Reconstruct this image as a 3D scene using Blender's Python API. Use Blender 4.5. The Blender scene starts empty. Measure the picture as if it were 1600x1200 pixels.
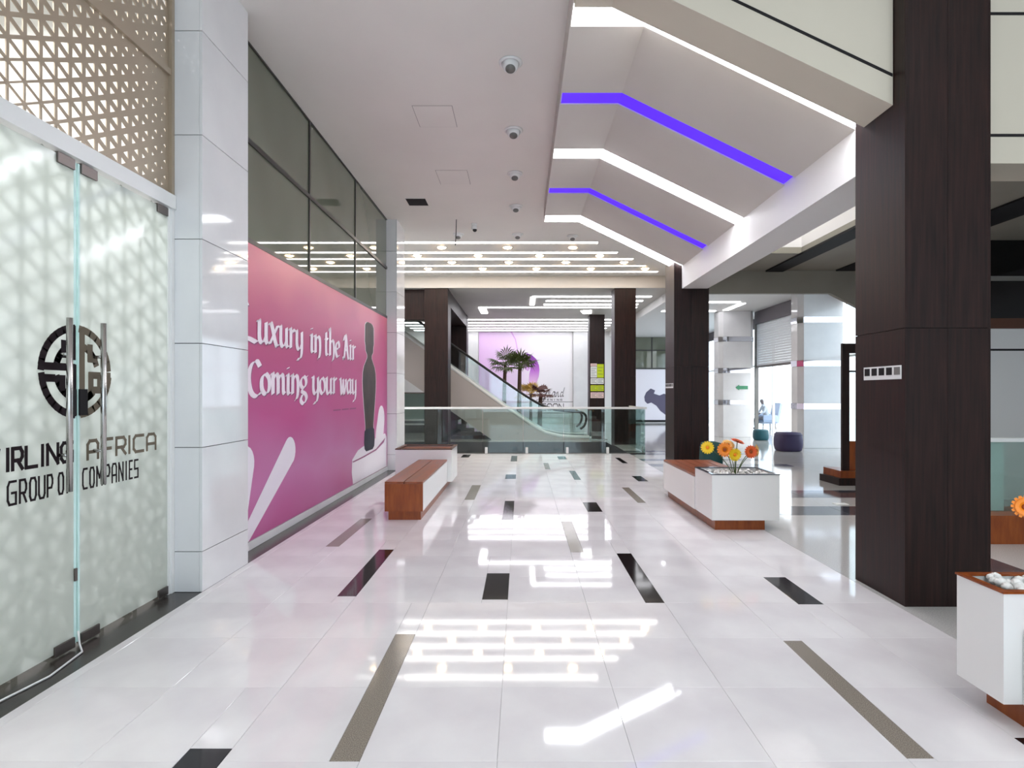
import bpy, math, random
from mathutils import Vector, Matrix
random.seed(7)
S = bpy.context.scene
COL = S.collection

# ------------------------------------------------------------------ camera, world, exposure
cam_d = bpy.data.cameras.new('camera')
cam_d.sensor_width = 36.0
cam_d.lens = 890.0 / 1600.0 * 36.0
cam_d.shift_x = -15.0 / 1600.0
cam_d.shift_y = 13.0 / 1600.0
cam_d.clip_start = 0.05
cam_d.clip_end = 300
cam = bpy.data.objects.new('camera', cam_d)
cam.location = (0, 0, 1.6)
cam.rotation_euler = (math.pi / 2, 0, 0)
COL.objects.link(cam)
S.camera = cam

world = bpy.data.worlds.new('world')
S.world = world
world.use_nodes = True
bg = world.node_tree.nodes['Background']
bg.inputs['Color'].default_value = (0.86, 0.94, 1.0, 1)
bg.inputs['Strength'].default_value = 2.6
S.view_settings.view_transform = 'Standard'
S.view_settings.look = 'None'
S.view_settings.exposure = 0.62
S.view_settings.gamma = 1.0
S.view_settings.use_curve_mapping = False
S.cycles.max_bounces = 6
S.cycles.diffuse_bounces = 3
S.cycles.glossy_bounces = 3
S.cycles.transmission_bounces = 4
S.cycles.transparent_max_bounces = 10
S.cycles.adaptive_threshold = 0.03
S.cycles.caustics_reflective = False
S.cycles.caustics_refractive = False
S.cycles.sample_clamp_indirect = 6.0
def area(name, loc, sx, sy, power, col=(1, 1, 1), rot=(0, 0, 0)):
    l = bpy.data.lights.new(name, 'AREA'); l.shape = 'RECTANGLE'; l.size = sx; l.size_y = sy
    l.energy = power; l.color = col
    o = bpy.data.objects.new(name, l); COL.objects.link(o); o.location = loc; o.rotation_euler = rot
    return o
# daylight portals, the first at added, unseen fill glazing behind the camera, and lamps inside the shop and the ceiling void
for nm, loc, sx, sy, rot in (('rear_fill_portal', (2.0, -4.95, 2.68), 9.0, 4.5, (math.pi / 2, 0, 0)),
                             ('shutter_daylight', (8.75, 18.9, 1.25), 2.45, 3.4, (0, math.pi / 2, 0)),
                             ('hall_daylight', (9.15, 14.9, 2.05), 4.1, 2.5, (0, math.pi / 2, 0)),
                             ('far_daylight', (9.15, 25.4, 2.05), 4.1, 9.0, (0, math.pi / 2, 0))):
    area(nm, loc, sx, sy, 1, (1, 1, 1), rot).data.cycles.is_portal = True
area('overhead_fill', (2.6, -1.4, 5.9), 3.6, 6.0, 100, (1, .995, .985))  # added unseen overhead lamp that brightens the near floor and ceiling
area('shop_lamp', (-4.2, 2.6, 4.9), 2.0, 4.0, 105, (1, 1, 1))
area('void_lamp', (4.0, 7.0, 5.9), .8, 3.0, 120)

# ------------------------------------------------------------------ materials
def lin(c):
    return c / 12.92 if c <= 0.04045 else ((c + 0.055) / 1.055) ** 2.4
def rgb(r, g, b):
    return (lin(r / 255), lin(g / 255), lin(b / 255), 1)
MATS = {}
def mat(name, col=(200, 200, 200), rough=0.5, metal=0.0, spec=0.5, emit=None, strength=0.0, coat=0.0):
    m = bpy.data.materials.new(name)
    m.use_nodes = True
    b = m.node_tree.nodes['Principled BSDF']
    b.inputs['Base Color'].default_value = rgb(*col)
    b.inputs['Roughness'].default_value = rough
    b.inputs['Metallic'].default_value = metal
    b.inputs['Specular IOR Level'].default_value = spec
    b.inputs['Coat Weight'].default_value = coat
    b.inputs['Coat Roughness'].default_value = 0.03
    if emit:
        b.inputs['Emission Color'].default_value = rgb(*emit)
        b.inputs['Emission Strength'].default_value = strength
    MATS[name] = m
    return m
def vary(name, c0, c1, scale=(6, 6, 6), nscale=4.0, detail=4.0, rough=(0.3, 0.4), lo=0.3, hi=0.7, kind='noise', bump=0.0):
    """procedural two-tone variation on the principled base colour"""
    m = MATS[name]
    nt = m.node_tree
    b = nt.nodes['Principled BSDF']
    tc = nt.nodes.new('ShaderNodeTexCoord')
    mp = nt.nodes.new('ShaderNodeMapping')
    mp.inputs['Scale'].default_value = scale
    nt.links.new(tc.outputs['Object'], mp.inputs['Vector'])
    if kind == 'noise':
        n = nt.nodes.new('ShaderNodeTexNoise')
        n.inputs['Scale'].default_value = nscale
        n.inputs['Detail'].default_value = detail
        out = n.outputs['Fac']
    else:
        n = nt.nodes.new('ShaderNodeTexVoronoi')
        n.inputs['Scale'].default_value = nscale
        out = n.outputs['Color']
    nt.links.new(mp.outputs['Vector'], n.inputs['Vector'])
    r = nt.nodes.new('ShaderNodeValToRGB')
    r.color_ramp.elements[0].position = lo
    r.color_ramp.elements[1].position = hi
    r.color_ramp.elements[0].color = rgb(*c0)
    r.color_ramp.elements[1].color = rgb(*c1)
    nt.links.new(out, r.inputs['Fac'])
    nt.links.new(r.outputs['Color'], b.inputs['Base Color'])
    mr = nt.nodes.new('ShaderNodeMapRange')
    mr.inputs['To Min'].default_value = rough[0]
    mr.inputs['To Max'].default_value = rough[1]
    nt.links.new(out, mr.inputs['Value'])
    nt.links.new(mr.outputs['Result'], b.inputs['Roughness'])
    if bump:
        bp = nt.nodes.new('ShaderNodeBump')
        bp.inputs['Strength'].default_value = bump
        bp.inputs['Distance'].default_value = 0.002
        nt.links.new(out, bp.inputs['Height'])
        nt.links.new(bp.outputs['Normal'], b.inputs['Normal'])
    return m

mat('tile_white'); vary('tile_white', (228, 222, 224), (240, 236, 236), (1, 1, 1), 2.0, 5, (0.035, 0.06), 0.35, 0.65)
MATS['tile_white'].node_tree.nodes['Principled BSDF'].inputs['Specular IOR Level'].default_value = 0.65
mat('grout', (196, 190, 188), 0.8)
mat('granite_black'); vary('granite_black', (16, 13, 16), (42, 36, 40), (1, 1, 1), 260, 2, (0.05, 0.09), 0.4, 0.75)
mat('granite_tan'); vary('granite_tan', (112, 102, 92), (168, 158, 146), (1, 1, 1), 240, 3, (0.08, 0.14), 0.35, 0.65)
mat('granite_grey'); vary('granite_grey', (178, 175, 172), (200, 197, 193), (1, 1, 1), 120, 4, (0.06, 0.1), 0.35, 0.65)
mat('granite_band'); vary('granite_band', (52, 52, 60), (86, 86, 94), (1, 1, 1), 160, 3, (0.06, 0.1), 0.35, 0.65)
mat('threshold'); vary('threshold', (40, 37, 36), (70, 64, 60), (1, 1, 1), 60, 4, (0.18, 0.3), 0.35, 0.65)
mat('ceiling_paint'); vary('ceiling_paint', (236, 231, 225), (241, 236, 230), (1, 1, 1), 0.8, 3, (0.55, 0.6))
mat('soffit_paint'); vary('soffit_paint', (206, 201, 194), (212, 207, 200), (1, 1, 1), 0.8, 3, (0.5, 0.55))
mat('fascia_beige'); vary('fascia_beige', (204, 195, 178), (210, 201, 184), (1, 1, 1), 0.8, 3, (0.5, 0.55))
mat('olive_paint'); vary('olive_paint', (140, 136, 124), (150, 146, 134), (1, 1, 1), 1.2, 3, (0.5, 0.6))
mat('porcelain'); vary('porcelain', (224, 223, 224), (236, 235, 235), (1, 1, 1), 1.5, 4, (0.04, 0.08))
mat('joint_dark', (70, 66, 66), 0.8)
mat('wall_white', (232, 230, 228), 0.5)
mat('wall_shop', (240, 240, 236), 0.6)
mat('wood_dark'); vary('wood_dark', (20, 9, 8), (48, 26, 22), (14, 14, 0.7), 3.0, 6, (0.38, 0.5), 0.3, 0.72, bump=0.15)
MATS['wood_dark'].node_tree.nodes['Principled BSDF'].inputs['Specular IOR Level'].default_value = 0.3
mat('wood_bench'); vary('wood_bench', (120, 58, 30), (158, 88, 56), (3, 0.5, 3), 6.0, 6, (0.25, 0.4), 0.3, 0.7, bump=0.1)
mat('wood_front'); vary('wood_front', (122, 52, 12), (156, 80, 28), (3, 3, 0.6), 6.0, 6, (0.25, 0.4), 0.3, 0.7, bump=0.1)
mat('laminate_white', (240, 238, 235), 0.16, spec=0.5)
mat('glass_spandrel'); vary('glass_spandrel', (98, 102, 86), (116, 120, 104), (1, 1, 1), 0.6, 2, (0.02, 0.03))
MATS['glass_spandrel'].node_tree.nodes['Principled BSDF'].inputs['Specular IOR Level'].default_value = 0.9
mat('mullion', (48, 46, 42), 0.4)
mat('steel', (190, 188, 186), 0.22, metal=1.0)
mat('steel_dark', (120, 112, 108), 0.35, metal=1.0)
mat('chrome', (225, 225, 232), 0.06, metal=1.0)
mat('black_plastic', (24, 22, 24), 0.6, spec=0.25)
mat('black_glass', (10, 10, 12), 0.06)
mat('white_plastic', (236, 236, 234), 0.35)
mat('white_metal', (238, 238, 236), 0.3)
mat('perforated', (176, 160, 140), 0.35, metal=0.3)
mat('rubber', (30, 28, 28), 0.6)
mat('hatch_line', (150, 140, 136), 0.7)
mat('hole_shade', (22, 14, 16), 0.8)
mat('letter_dark', (34, 24, 28), 0.5, spec=0.1)
mat('letter_gold', (112, 102, 88), 0.5, spec=0.1)
mat('letter_white', (250, 236, 246), 0.35)
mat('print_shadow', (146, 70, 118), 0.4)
mat('print_dark'); vary('print_dark', (50, 38, 40), (82, 66, 64), (1, 1, 1), 3, 3, (0.4, 0.45))
MATS['print_dark'].node_tree.nodes['Principled BSDF'].inputs['Specular IOR Level'].default_value = 0.2
mat('print_navy', (36, 28, 50), 0.4, spec=0.2)
mat('print_white', (244, 238, 246), 0.22)
mat('print_violet', (130, 30, 170), 0.3)
mat('print_lilac', (224, 168, 232), 0.3)
mat('print_ink', (50, 38, 44), 0.4)
mat('print_figure', (92, 84, 108), 0.4)
mat('paper_white', (242, 242, 238), 0.6)
mat('paper_pink', (246, 214, 210), 0.6)
mat('paper_yellow', (206, 222, 24), 0.6)
mat('ink_grey', (90, 90, 90), 0.6)
mat('sign_green', (70, 150, 110), 0.4)
mat('soil', (60, 44, 36), 0.8)
mat('pebble', (240, 238, 234), 0.5)
mat('stem', (74, 92, 44), 0.5)
mat('petal_yellow', (248, 206, 30), 0.5)
mat('petal_orange', (246, 140, 30), 0.5)
mat('petal_red', (232, 96, 40), 0.5)
mat('petal_pale', (250, 196, 110), 0.5)
mat('flower_eye', (150, 70, 20), 0.6)
mat('pouf_purple', (66, 56, 92), 0.5)
mat('pouf_teal', (20, 84, 96), 0.5)
mat('pouf_green', (16, 66, 64), 0.6)
mat('trunk'); vary('trunk', (64, 40, 30), (96, 66, 48), (1, 1, 8), 8, 4, (0.7, 0.8), bump=0.5)
mat('frond_green', (86, 96, 48), 0.5)
mat('frond_gold', (206, 168, 74), 0.5)
mat('frond_brown', (110, 66, 60), 0.5)
mat('chair_blue', (176, 190, 214), 0.5)
mat('skin', (86, 58, 48), 0.5)
mat('shirt', (226, 226, 230), 0.7)
mat('trousers', (40, 40, 52), 0.7)
mat('hair', (22, 18, 18), 0.7)
mat('exterior', (235, 235, 232), 0.6)
mat('escalator_panel', (186, 176, 172), 0.28, metal=0.0)
mat('escalator_step', (70, 70, 72), 0.4, metal=0.6)
mat('grey_trim', (120, 118, 114), 0.5)
mat('shutter', (226, 230, 234), 0.4)
mat('shutter_box', (104, 98, 104), 0.5)
mat('plaque_brown', (86, 50, 34), 0.5)
def emitter(name, col, strength):
    m = mat(name, (240, 240, 240), 0.5, emit=col, strength=strength)
    return m
emitter('light_white', (245, 248, 255), 13.0)
emitter('light_strip', (255, 250, 246), 8.0)
emitter('light_violet', (80, 28, 255), 0.85)
MATS['light_violet'].node_tree.nodes['Principled BSDF'].inputs['Base Color'].default_value = rgb(40, 10, 120)
emitter('light_warm', (255, 214, 160), 24.0)
emitter('light_far', (250, 250, 255), 5.0)

def clear_glass(name, tint, refl=0.12, rough=0.0):
    m = bpy.data.materials.new(name); m.use_nodes = True
    nt = m.node_tree; nt.nodes.clear()
    o = nt.nodes.new('ShaderNodeOutputMaterial')
    t = nt.nodes.new('ShaderNodeBsdfTransparent'); t.inputs['Color'].default_value = rgb(*tint)
    g = nt.nodes.new('ShaderNodeBsdfGlossy'); g.inputs['Roughness'].default_value = rough
    f = nt.nodes.new('ShaderNodeLayerWeight')
    pw = nt.nodes.new('ShaderNodeMath'); pw.operation = 'POWER'; pw.inputs[1].default_value = 5.0
    a = nt.nodes.new('ShaderNodeMath'); a.operation = 'MULTIPLY_ADD'
    a.inputs[1].default_value = 0.8; a.inputs[2].default_value = 0.04 + refl * 0.15
    nt.links.new(f.outputs['Facing'], pw.inputs[0])
    mx = nt.nodes.new('ShaderNodeMixShader')
    nt.links.new(pw.outputs[0], a.inputs[0])
    nt.links.new(a.outputs[0], mx.inputs['Fac'])
    nt.links.new(t.outputs[0], mx.inputs[1]); nt.links.new(g.outputs[0], mx.inputs[2])
    nt.links.new(mx.outputs[0], o.inputs['Surface'])
    MATS[name] = m
clear_glass('glass_clear', (246, 250, 249))
clear_glass('glass_teal', (230, 241, 238), 0.05)
def tinted_film(name, tint):
    m = bpy.data.materials.new(name); m.use_nodes = True
    nt = m.node_tree; nt.nodes.clear()
    o = nt.nodes.new('ShaderNodeOutputMaterial')
    t = nt.nodes.new('ShaderNodeBsdfTransparent'); t.inputs['Color'].default_value = rgb(*tint)
    nt.links.new(t.outputs[0], o.inputs['Surface'])
    MATS[name] = m
tinted_film('lattice_pale', (184, 186, 180))
clear_glass('glass_window', (240, 246, 250))
def frosted(name, col, trans):
    m = bpy.data.materials.new(name); m.use_nodes = True
    nt = m.node_tree
    b = nt.nodes['Principled BSDF']
    o = nt.nodes['Material Output']
    b.inputs['Base Color'].default_value = rgb(*col)
    b.inputs['Roughness'].default_value = 0.08
    b.inputs['Specular IOR Level'].default_value = 0.6
    t = nt.nodes.new('ShaderNodeBsdfTranslucent'); t.inputs['Color'].default_value = rgb(*trans)
    mx = nt.nodes.new('ShaderNodeMixShader'); mx.inputs['Fac'].default_value = 0.62
    nt.links.new(b.outputs[0], mx.inputs[1]); nt.links.new(t.outputs[0], mx.inputs[2])
    nt.links.new(mx.outputs[0], o.inputs['Surface'])
    MATS[name] = m
frosted('glass_frosted', (208, 214, 210), (240, 246, 245))
mat('glass_edge', (214, 246, 242), 0.2)

def gradient_mat(name, stops, axis, lo, hi, rough=0.2, noise=0.0):
    """printed colour gradient along one object axis"""
    m = mat(name, (200, 200, 200), rough)
    nt = m.node_tree; b = nt.nodes['Principled BSDF']
    tc = nt.nodes.new('ShaderNodeTexCoord'); sp = nt.nodes.new('ShaderNodeSeparateXYZ')
    nt.links.new(tc.outputs['Object'], sp.inputs['Vector'])
    mr = nt.nodes.new('ShaderNodeMapRange')
    mr.inputs['From Min'].default_value = lo; mr.inputs['From Max'].default_value = hi
    nt.links.new(sp.outputs[axis], mr.inputs['Value'])
    val = mr.outputs['Result']
    if noise:
        n = nt.nodes.new('ShaderNodeTexNoise'); n.inputs['Scale'].default_value = 0.7; n.inputs['Detail'].default_value = 1.5
        nt.links.new(tc.outputs['Object'], n.inputs['Vector'])
        ma = nt.nodes.new('ShaderNodeMath'); ma.operation = 'MULTIPLY_ADD'
        ma.inputs[1].default_value = noise; ma.inputs[2].default_value = -noise / 2
        nt.links.new(n.outputs['Fac'], ma.inputs[0])
        ad = nt.nodes.new('ShaderNodeMath'); ad.operation = 'ADD'
        nt.links.new(val, ad.inputs[0]); nt.links.new(ma.outputs[0], ad.inputs[1])
        val = ad.outputs[0]
    r = nt.nodes.new('ShaderNodeValToRGB')
    els = r.color_ramp.elements
    while len(els) < len(stops):
        els.new(0.5)
    for e, (p, c) in zip(els, stops):
        e.position = p; e.color = rgb(*c)
    nt.links.new(val, r.inputs['Fac'])
    nt.links.new(r.outputs['Color'], b.inputs['Base Color'])
    return m
gradient_mat('poster_pink', [(0, (190, 86, 146)), (0.2, (198, 122, 172)), (0.42, (190, 64, 134)), (0.65, (186, 52, 120)), (0.85, (192, 64, 118)), (1, (214, 104, 130))], 'Z', 0.0, 3.02, 0.32, 0.35)
gradient_mat('poster_lilac', [(0, (236, 196, 240)), (0.35, (244, 218, 248)), (0.6, (250, 244, 250)), (1, (252, 250, 252))], 'X', -2.4, 2.6, 0.3, 0.15)
gradient_mat('ribbon_violet', [(0, (244, 200, 238)), (0.45, (196, 110, 214)), (1, (120, 16, 160))], 'Z', 0.0, 1.64, 0.3)

# ------------------------------------------------------------------ builders
WP = {}       # object -> world position of its origin
USED = {}
def meta(o, label=None, cat=None, group=None, kind=None):
    if label: o['label'] = label
    if cat: o['category'] = cat
    if group: o['group'] = group
    if kind: o['kind'] = kind
    return o
def thing(name, label, cat, loc=(0, 0, 0), group=None, kind=None):
    o = bpy.data.objects.new(name, None)
    o.empty_display_size = 0.05
    o.location = loc
    COL.objects.link(o)
    WP[o] = Vector(loc)
    return meta(o, label, cat, group, kind)
def link(name, me, origin, parent=None):
    o = bpy.data.objects.new(name, me)
    COL.objects.link(o)
    WP[o] = Vector(origin)
    if parent is not None:
        o.parent = parent
        o.location = Vector(origin) - WP[parent]
    else:
        o.location = origin
    return o
def mk(name, verts, faces, m, parent=None, smooth=False, origin=None):
    vs = [Vector(v) for v in verts]
    if origin is None:
        xs = [v.x for v in vs]; ys = [v.y for v in vs]; zs = [v.z for v in vs]
        origin = Vector(((min(xs) + max(xs)) / 2, (min(ys) + max(ys)) / 2, min(zs)))
    me = bpy.data.meshes.new(name)
    me.from_pydata([tuple(v - Vector(origin)) for v in vs], [], faces)
    me.materials.append(MATS[m])
    if smooth:
        for p in me.polygons: p.use_smooth = True
    me.update()
    return link(name, me, origin, parent)
BOXF = [(0, 3, 2, 1), (4, 5, 6, 7), (0, 1, 5, 4), (1, 2, 6, 5), (2, 3, 7, 6), (3, 0, 4, 7)]
def boxv(x0, x1, y0, y1, z0, z1):
    return [(x0, y0, z0), (x1, y0, z0), (x1, y1, z0), (x0, y1, z0), (x0, y0, z1), (x1, y0, z1), (x1, y1, z1), (x0, y1, z1)]
def box(name, x0, x1, y0, y1, z0, z1, m, parent=None, bevel=0.0):
    o = mk(name, boxv(x0, x1, y0, y1, z0, z1), BOXF, m, parent)
    if bevel:
        b = o.modifiers.new('bevel', 'BEVEL'); b.width = bevel; b.segments = 2; b.limit_method = 'ANGLE'
    return o
class MB:
    def __init__(s): s.v = []; s.f = []
    def add(s, v, f):
        n = len(s.v); s.v += [tuple(p) for p in v]; s.f += [tuple(i + n for i in q) for q in f]; return s
    def box(s, *a): return s.add(boxv(*a), BOXF)
    def prism(s, poly, axis, a0, a1): v, f = prism_vf(poly, axis, a0, a1); return s.add(v, f)
    def tube(s, pts, r, n=8): v, f = tube_vf(pts, r, n); return s.add(v, f)
    def build(s, name, m, parent=None, smooth=False): return mk(name, s.v, s.f, m, parent, smooth)
def prism_vf(poly, axis, a0, a1):
    def P(p, a):
        if axis == 'x': return (a, p[0], p[1])
        if axis == 'y': return (p[0], a, p[1])
        return (p[0], p[1], a)
    n = len(poly)
    v = [P(p, a0) for p in poly] + [P(p, a1) for p in poly]
    f = [tuple(range(n)), tuple(range(2 * n - 1, n - 1, -1))]
    for i in range(n):
        j = (i + 1) % n
        f.append((j, i, i + n, j + n))
    area = sum(poly[i][0] * poly[(i + 1) % n][1] - poly[(i + 1) % n][0] * poly[i][1] for i in range(n))
    flip = (area > 0) != (axis == 'y')
    if flip: f = [tuple(reversed(q)) for q in f]
    return v, f
def prism(name, poly, axis, a0, a1, m, parent=None, bevel=0.0):
    v, f = prism_vf(poly, axis, a0, a1)
    o = mk(name, v, f, m, parent)
    if bevel:
        b = o.modifiers.new('bevel', 'BEVEL'); b.width = bevel; b.segments = 2; b.limit_method = 'ANGLE'
    return o
def tube_vf(pts, r, n=8):
    pts = [Vector(p) for p in pts]
    rs = r if isinstance(r, (list, tuple)) else [r] * len(pts)
    v = []; f = []
    up = Vector((0, 0, 1)); prev = None
    for i, p in enumerate(pts):
        d = (pts[min(i + 1, len(pts) - 1)] - pts[max(i - 1, 0)]).normalized()
        if prev is None:
            a = d.cross(up)
            if a.length < 0.05: a = d.cross(Vector((1, 0, 0)))
        else:
            a = prev - d * prev.dot(d)
        a.normalize(); prev = a; b = d.cross(a)
        for k in range(n):
            t = 2 * math.pi * k / n
            v.append(p + (a * math.cos(t) + b * math.sin(t)) * rs[i])
    for i in range(len(pts) - 1):
        for k in range(n):
            k2 = (k + 1) % n
            f.append((i * n + k, i * n + k2, (i + 1) * n + k2, (i + 1) * n + k))
    f.append(tuple(range(n - 1, -1, -1))); f.append(tuple(range((len(pts) - 1) * n, len(pts) * n)))
    return v, f
def tube(name, pts, r, m, parent=None, n=8):
    v, f = tube_vf(pts, r, n)
    return mk(name, v, f, m, parent, True)
def lathe(name, prof, c, m, parent=None, n=20, smooth=True, phase=0.0):
    """prof: list of (radius, z) ; c: (x, y, z0)"""
    v = []; f = []
    for (r, z) in prof:
        for k in range(n):
            t = 2 * math.pi * (k + phase) / n
            v.append((c[0] + r * math.cos(t), c[1] + r * math.sin(t), c[2] + z))
    for i in range(len(prof) - 1):
        for k in range(n):
            k2 = (k + 1) % n
            f.append((i * n + k, i * n + k2, (i + 1) * n + k2, (i + 1) * n + k))
    f.append(tuple(range(n - 1, -1, -1))); f.append(tuple(range((len(prof) - 1) * n, len(prof) * n)))
    return mk(name, v, f, m, parent, smooth)
def structure(o, label, cat):
    return meta(o, label, cat, None, 'structure')

# ------------------------------------------------------------------ pen lettering
def smooth_pts(p, sub=6):
    if len(p) < 3: return p
    out = []
    for i in range(len(p) - 1):
        p0 = p[max(i - 1, 0)]; p1 = p[i]; p2 = p[i + 1]; p3 = p[min(i + 2, len(p) - 1)]
        for k in range(sub):
            t = k / sub
            out.append(tuple(0.5 * (2 * p1[d] + (p2[d] - p0[d]) * t + (2 * p0[d] - 5 * p1[d] + 4 * p2[d] - p3[d]) * t * t + (3 * p1[d] - p0[d] - 3 * p2[d] + p3[d]) * t ** 3) for d in (0, 1)))
    out.append(p[-1])
    return out
def pen(strokes, place, nib, smooth=True, out=(1, 0, 0)):
    """nib ('broad', width, angle) or ('round', width) in glyph units; place(u, v) -> world point"""
    mb = MB(); out = Vector(out)
    for si, st in enumerate(strokes):
        pts = smooth_pts(st) if smooth else st
        if nib[0] == 'broad':
            w, a = nib[1], math.radians(nib[2])
            dx, dy = math.cos(a) * w / 2, math.sin(a) * w / 2
            tw = nib[3] if len(nib) > 3 else w * 0.22
            for i in range(len(pts) - 1):
                (x0, y0), (x1, y1) = pts[i], pts[i + 1]
                L = math.hypot(x1 - x0, y1 - y0) or 1e-6
                nx, ny = -(y1 - y0) / L, (x1 - x0) / L
                s = 1 if (nx * dx + ny * dy) >= 0 else -1
                hx, hy = s * dx + nx * tw / 2, s * dy + ny * tw / 2
                q = [(x0 - hx, y0 - hy), (x1 - hx, y1 - hy), (x1 + hx, y1 + hy), (x0 + hx, y0 + hy)]
                mb.add([Vector(place(*p)) + out * ((i % 2) * .0003 + si * .0006) for p in q], [(0, 1, 2, 3)])
        else:
            h = nib[1] / 2
            for i in range(len(pts) - 1):
                (x0, y0), (x1, y1) = pts[i], pts[i + 1]
                L = math.hypot(x1 - x0, y1 - y0) or 1e-6
                tx, ty = (x1 - x0) / L * h, (y1 - y0) / L * h
                if smooth: ex0 = ex1 = 0.3
                else: ex0 = ex1 = 0.85
                q = [(x0 - tx * ex0 + ty, y0 - ty * ex0 - tx), (x1 + tx * ex1 + ty, y1 + ty * ex1 - tx), (x1 + tx * ex1 - ty, y1 + ty * ex1 + tx), (x0 - tx * ex0 - ty, y0 - ty * ex0 + tx)]
                mb.add([Vector(place(*p)) + out * ((i % 2) * .0003 + si * .0006) for p in q], [(0, 1, 2, 3)])
    return mb
def hump(x0):
    return [(x0, .7), (x0 + .23, 1), (x0 + .46, .85), (x0 + .48, .2), (x0 + .56, 0)]
CAL = {
 'L': (0.95, [[(.34, 1.5), (.22, 1.62), (.22, .25), (.08, 0)], [(.0, .06), (.4, .08), (.85, -.05)]]),
 'u': (0.95, [[(0, .93), (.12, 1), (.12, .25), (.25, 0), (.45, .05), (.65, .35)], [(.65, 1), (.65, .2), (.75, 0), (.88, .1)]]),
 'x': (0.85, [[(0, .93), (.15, 1), (.55, 0), (.75, .06)], [(.7, 1), (.35, .5), (0, 0)]]),
 'r': (0.62, [[(0, .93), (.12, 1), (.12, 0)], [(.12, .7), (.3, .98), (.5, .93)]]),
 'y': (0.85, [[(0, .93), (.12, 1), (.12, .3), (.25, .02), (.45, .05), (.65, .35)], [(.65, 1), (.65, 0), (.5, -.45), (.15, -.55)]]),
 'i': (0.42, [[(0, .93), (.12, 1), (.12, .15), (.22, 0), (.32, .08)], [(.08, 1.32), (.16, 1.4)]]),
 'n': (0.85, [[(0, .93), (.12, 1), (.12, 0)], [(.12, .7), (.35, 1), (.6, .85), (.62, .1), (.5, -.25), (.36, -.3)]]),
 't': (0.55, [[(.15, 1.4), (.15, .2), (.28, 0), (.45, .08)], [(0, 1), (.42, 1)]]),
 'h': (0.85, [[(.0, 1.55), (.12, 1.65), (.12, 0)], [(.12, .7), (.35, 1), (.6, .85), (.62, .1), (.5, -.25), (.38, -.3)]]),
 'e': (0.72, [[(.08, .5), (.52, .62), (.5, .93), (.3, 1), (.08, .7), (.08, .3), (.28, 0), (.58, .15)]]),
 'A': (1.0, [[(.0, .12), (.14, 0), (.42, 1.5)], [(.06, 1.2), (.2, 1.5), (.42, 1.55), (.72, .15), (.9, .02)], [(.2, .6), (.66, .6)]]),
 'C': (1.0, [[(.85, 1.3), (.6, 1.55), (.25, 1.3), (.1, .7), (.25, .1), (.6, -.1), (.95, .12)]]),
 'o': (0.8, [[(.35, 1), (.08, .75), (.08, .25), (.35, 0), (.62, .25), (.62, .75), (.35, 1)]]),
 'm': (1.28, [[(0, .93), (.12, 1), (.12, 0)], [(.12, .7), (.33, 1), (.52, .85), (.53, 0)], [(.53, .7), (.76, 1), (.95, .85), (.97, .15), (1.1, .02)]]),
 'g': (0.85, [[(.35, 1), (.08, .75), (.1, .45), (.35, .33), (.6, .55), (.58, .85), (.35, 1)], [(.35, .33), (.15, .15), (.5, .02), (.65, -.25), (.35, -.55), (.05, -.35), (.25, -.02)], [(.58, .93), (.76, 1.0)]]),
 'w': (1.1, [[(0, .93), (.1, 1), (.2, .1), (.3, 0), (.5, .8)], [(.5, 1), (.6, .1), (.7, 0), (.95, .75), (.88, 1)]]),
 'a': (0.85, [[(.6, .93), (.3, 1), (.08, .65), (.1, .2), (.3, 0), (.6, .4)], [(.6, 1), (.6, .15), (.7, 0), (.82, .1)]]),
}
TECH = {
 'A': [[(0, 0), (0, .8), (.2, 1), (.8, 1), (1, .8), (1, 0)], [(0, .38), (1, .38)]],
 'F': [[(0, 0), (0, 1), (1, 1)], [(0, .45), (.85, .45)]],
 'R': [[(0, 0), (0, 1), (.8, 1), (1, .8), (1, .58), (.82, .42), (.0, .42)], [(.5, .42), (1, 0)]],
 'I': [[(.5, 0), (.5, 1)]],
 'C': [[(1, 1), (.2, 1), (0, .8), (0, .2), (.2, 0), (1, 0)]],
 'L': [[(0, 1), (0, 0), (1, 0)]],
 'N': [[(0, 0), (0, 1), (1, 0), (1, 1)]],
 'G': [[(1, 1), (.2, 1), (0, .8), (0, .2), (.2, 0), (1, 0), (1, .5), (.5, .5)]],
 'W': [[(0, 1), (.2, 0), (.5, .7), (.8, 0), (1, 1)]],
 'S': [[(1, 1), (0, 1), (0, .5), (1, .5), (1, 0), (0, 0)]],
 'O': [[(.2, 0), (0, .2), (0, .8), (.2, 1), (.8, 1), (1, .8), (1, .2), (.8, 0), (.2, 0)]],
 'U': [[(0, 1), (0, .2), (.2, 0), (.8, 0), (1, .2), (1, 1)]],
 'P': [[(0, 0), (0, 1), (.8, 1), (1, .8), (1, .6), (.8, .4), (0, .4)]],
 'M': [[(0, 0), (0, 1), (.5, .4), (1, 1), (1, 0)]],
 'E': [[(1, 1), (0, 1), (0, 0), (1, 0)], [(0, .52), (.8, .52)]],
}
def wall_word(word, y0, y1, x, zbase, xh, parent, m, nib=('broad', .25, 28)):
    adv = [CAL[c][0] for c in word]
    k = (y1 - y0) / sum(adv)
    u = 0.0
    for c, a in zip(word, adv):
        pen(CAL[c][1], lambda p, q, u=u: (x, y0 + (u + p) * k, zbase + q * xh), nib).build('letter', m, parent)
        u += a

# ================================================================== SETTING
# ---- main floor: tiles and stone insets
FX0, FX1, FY0, FY1 = -2.56, 2.815, -5.0, 14.95
floor = box('floor', FX0, FX1, FY0, FY1, -0.25, -0.006, 'grout')
structure(floor, 'polished white tiled corridor floor with dark and tan stone insets', 'floor')
XJ = [-0.106 + 0.597 * k for k in range(-4, 5)]
XC = [FX0] + XJ + [FX1]
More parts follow.
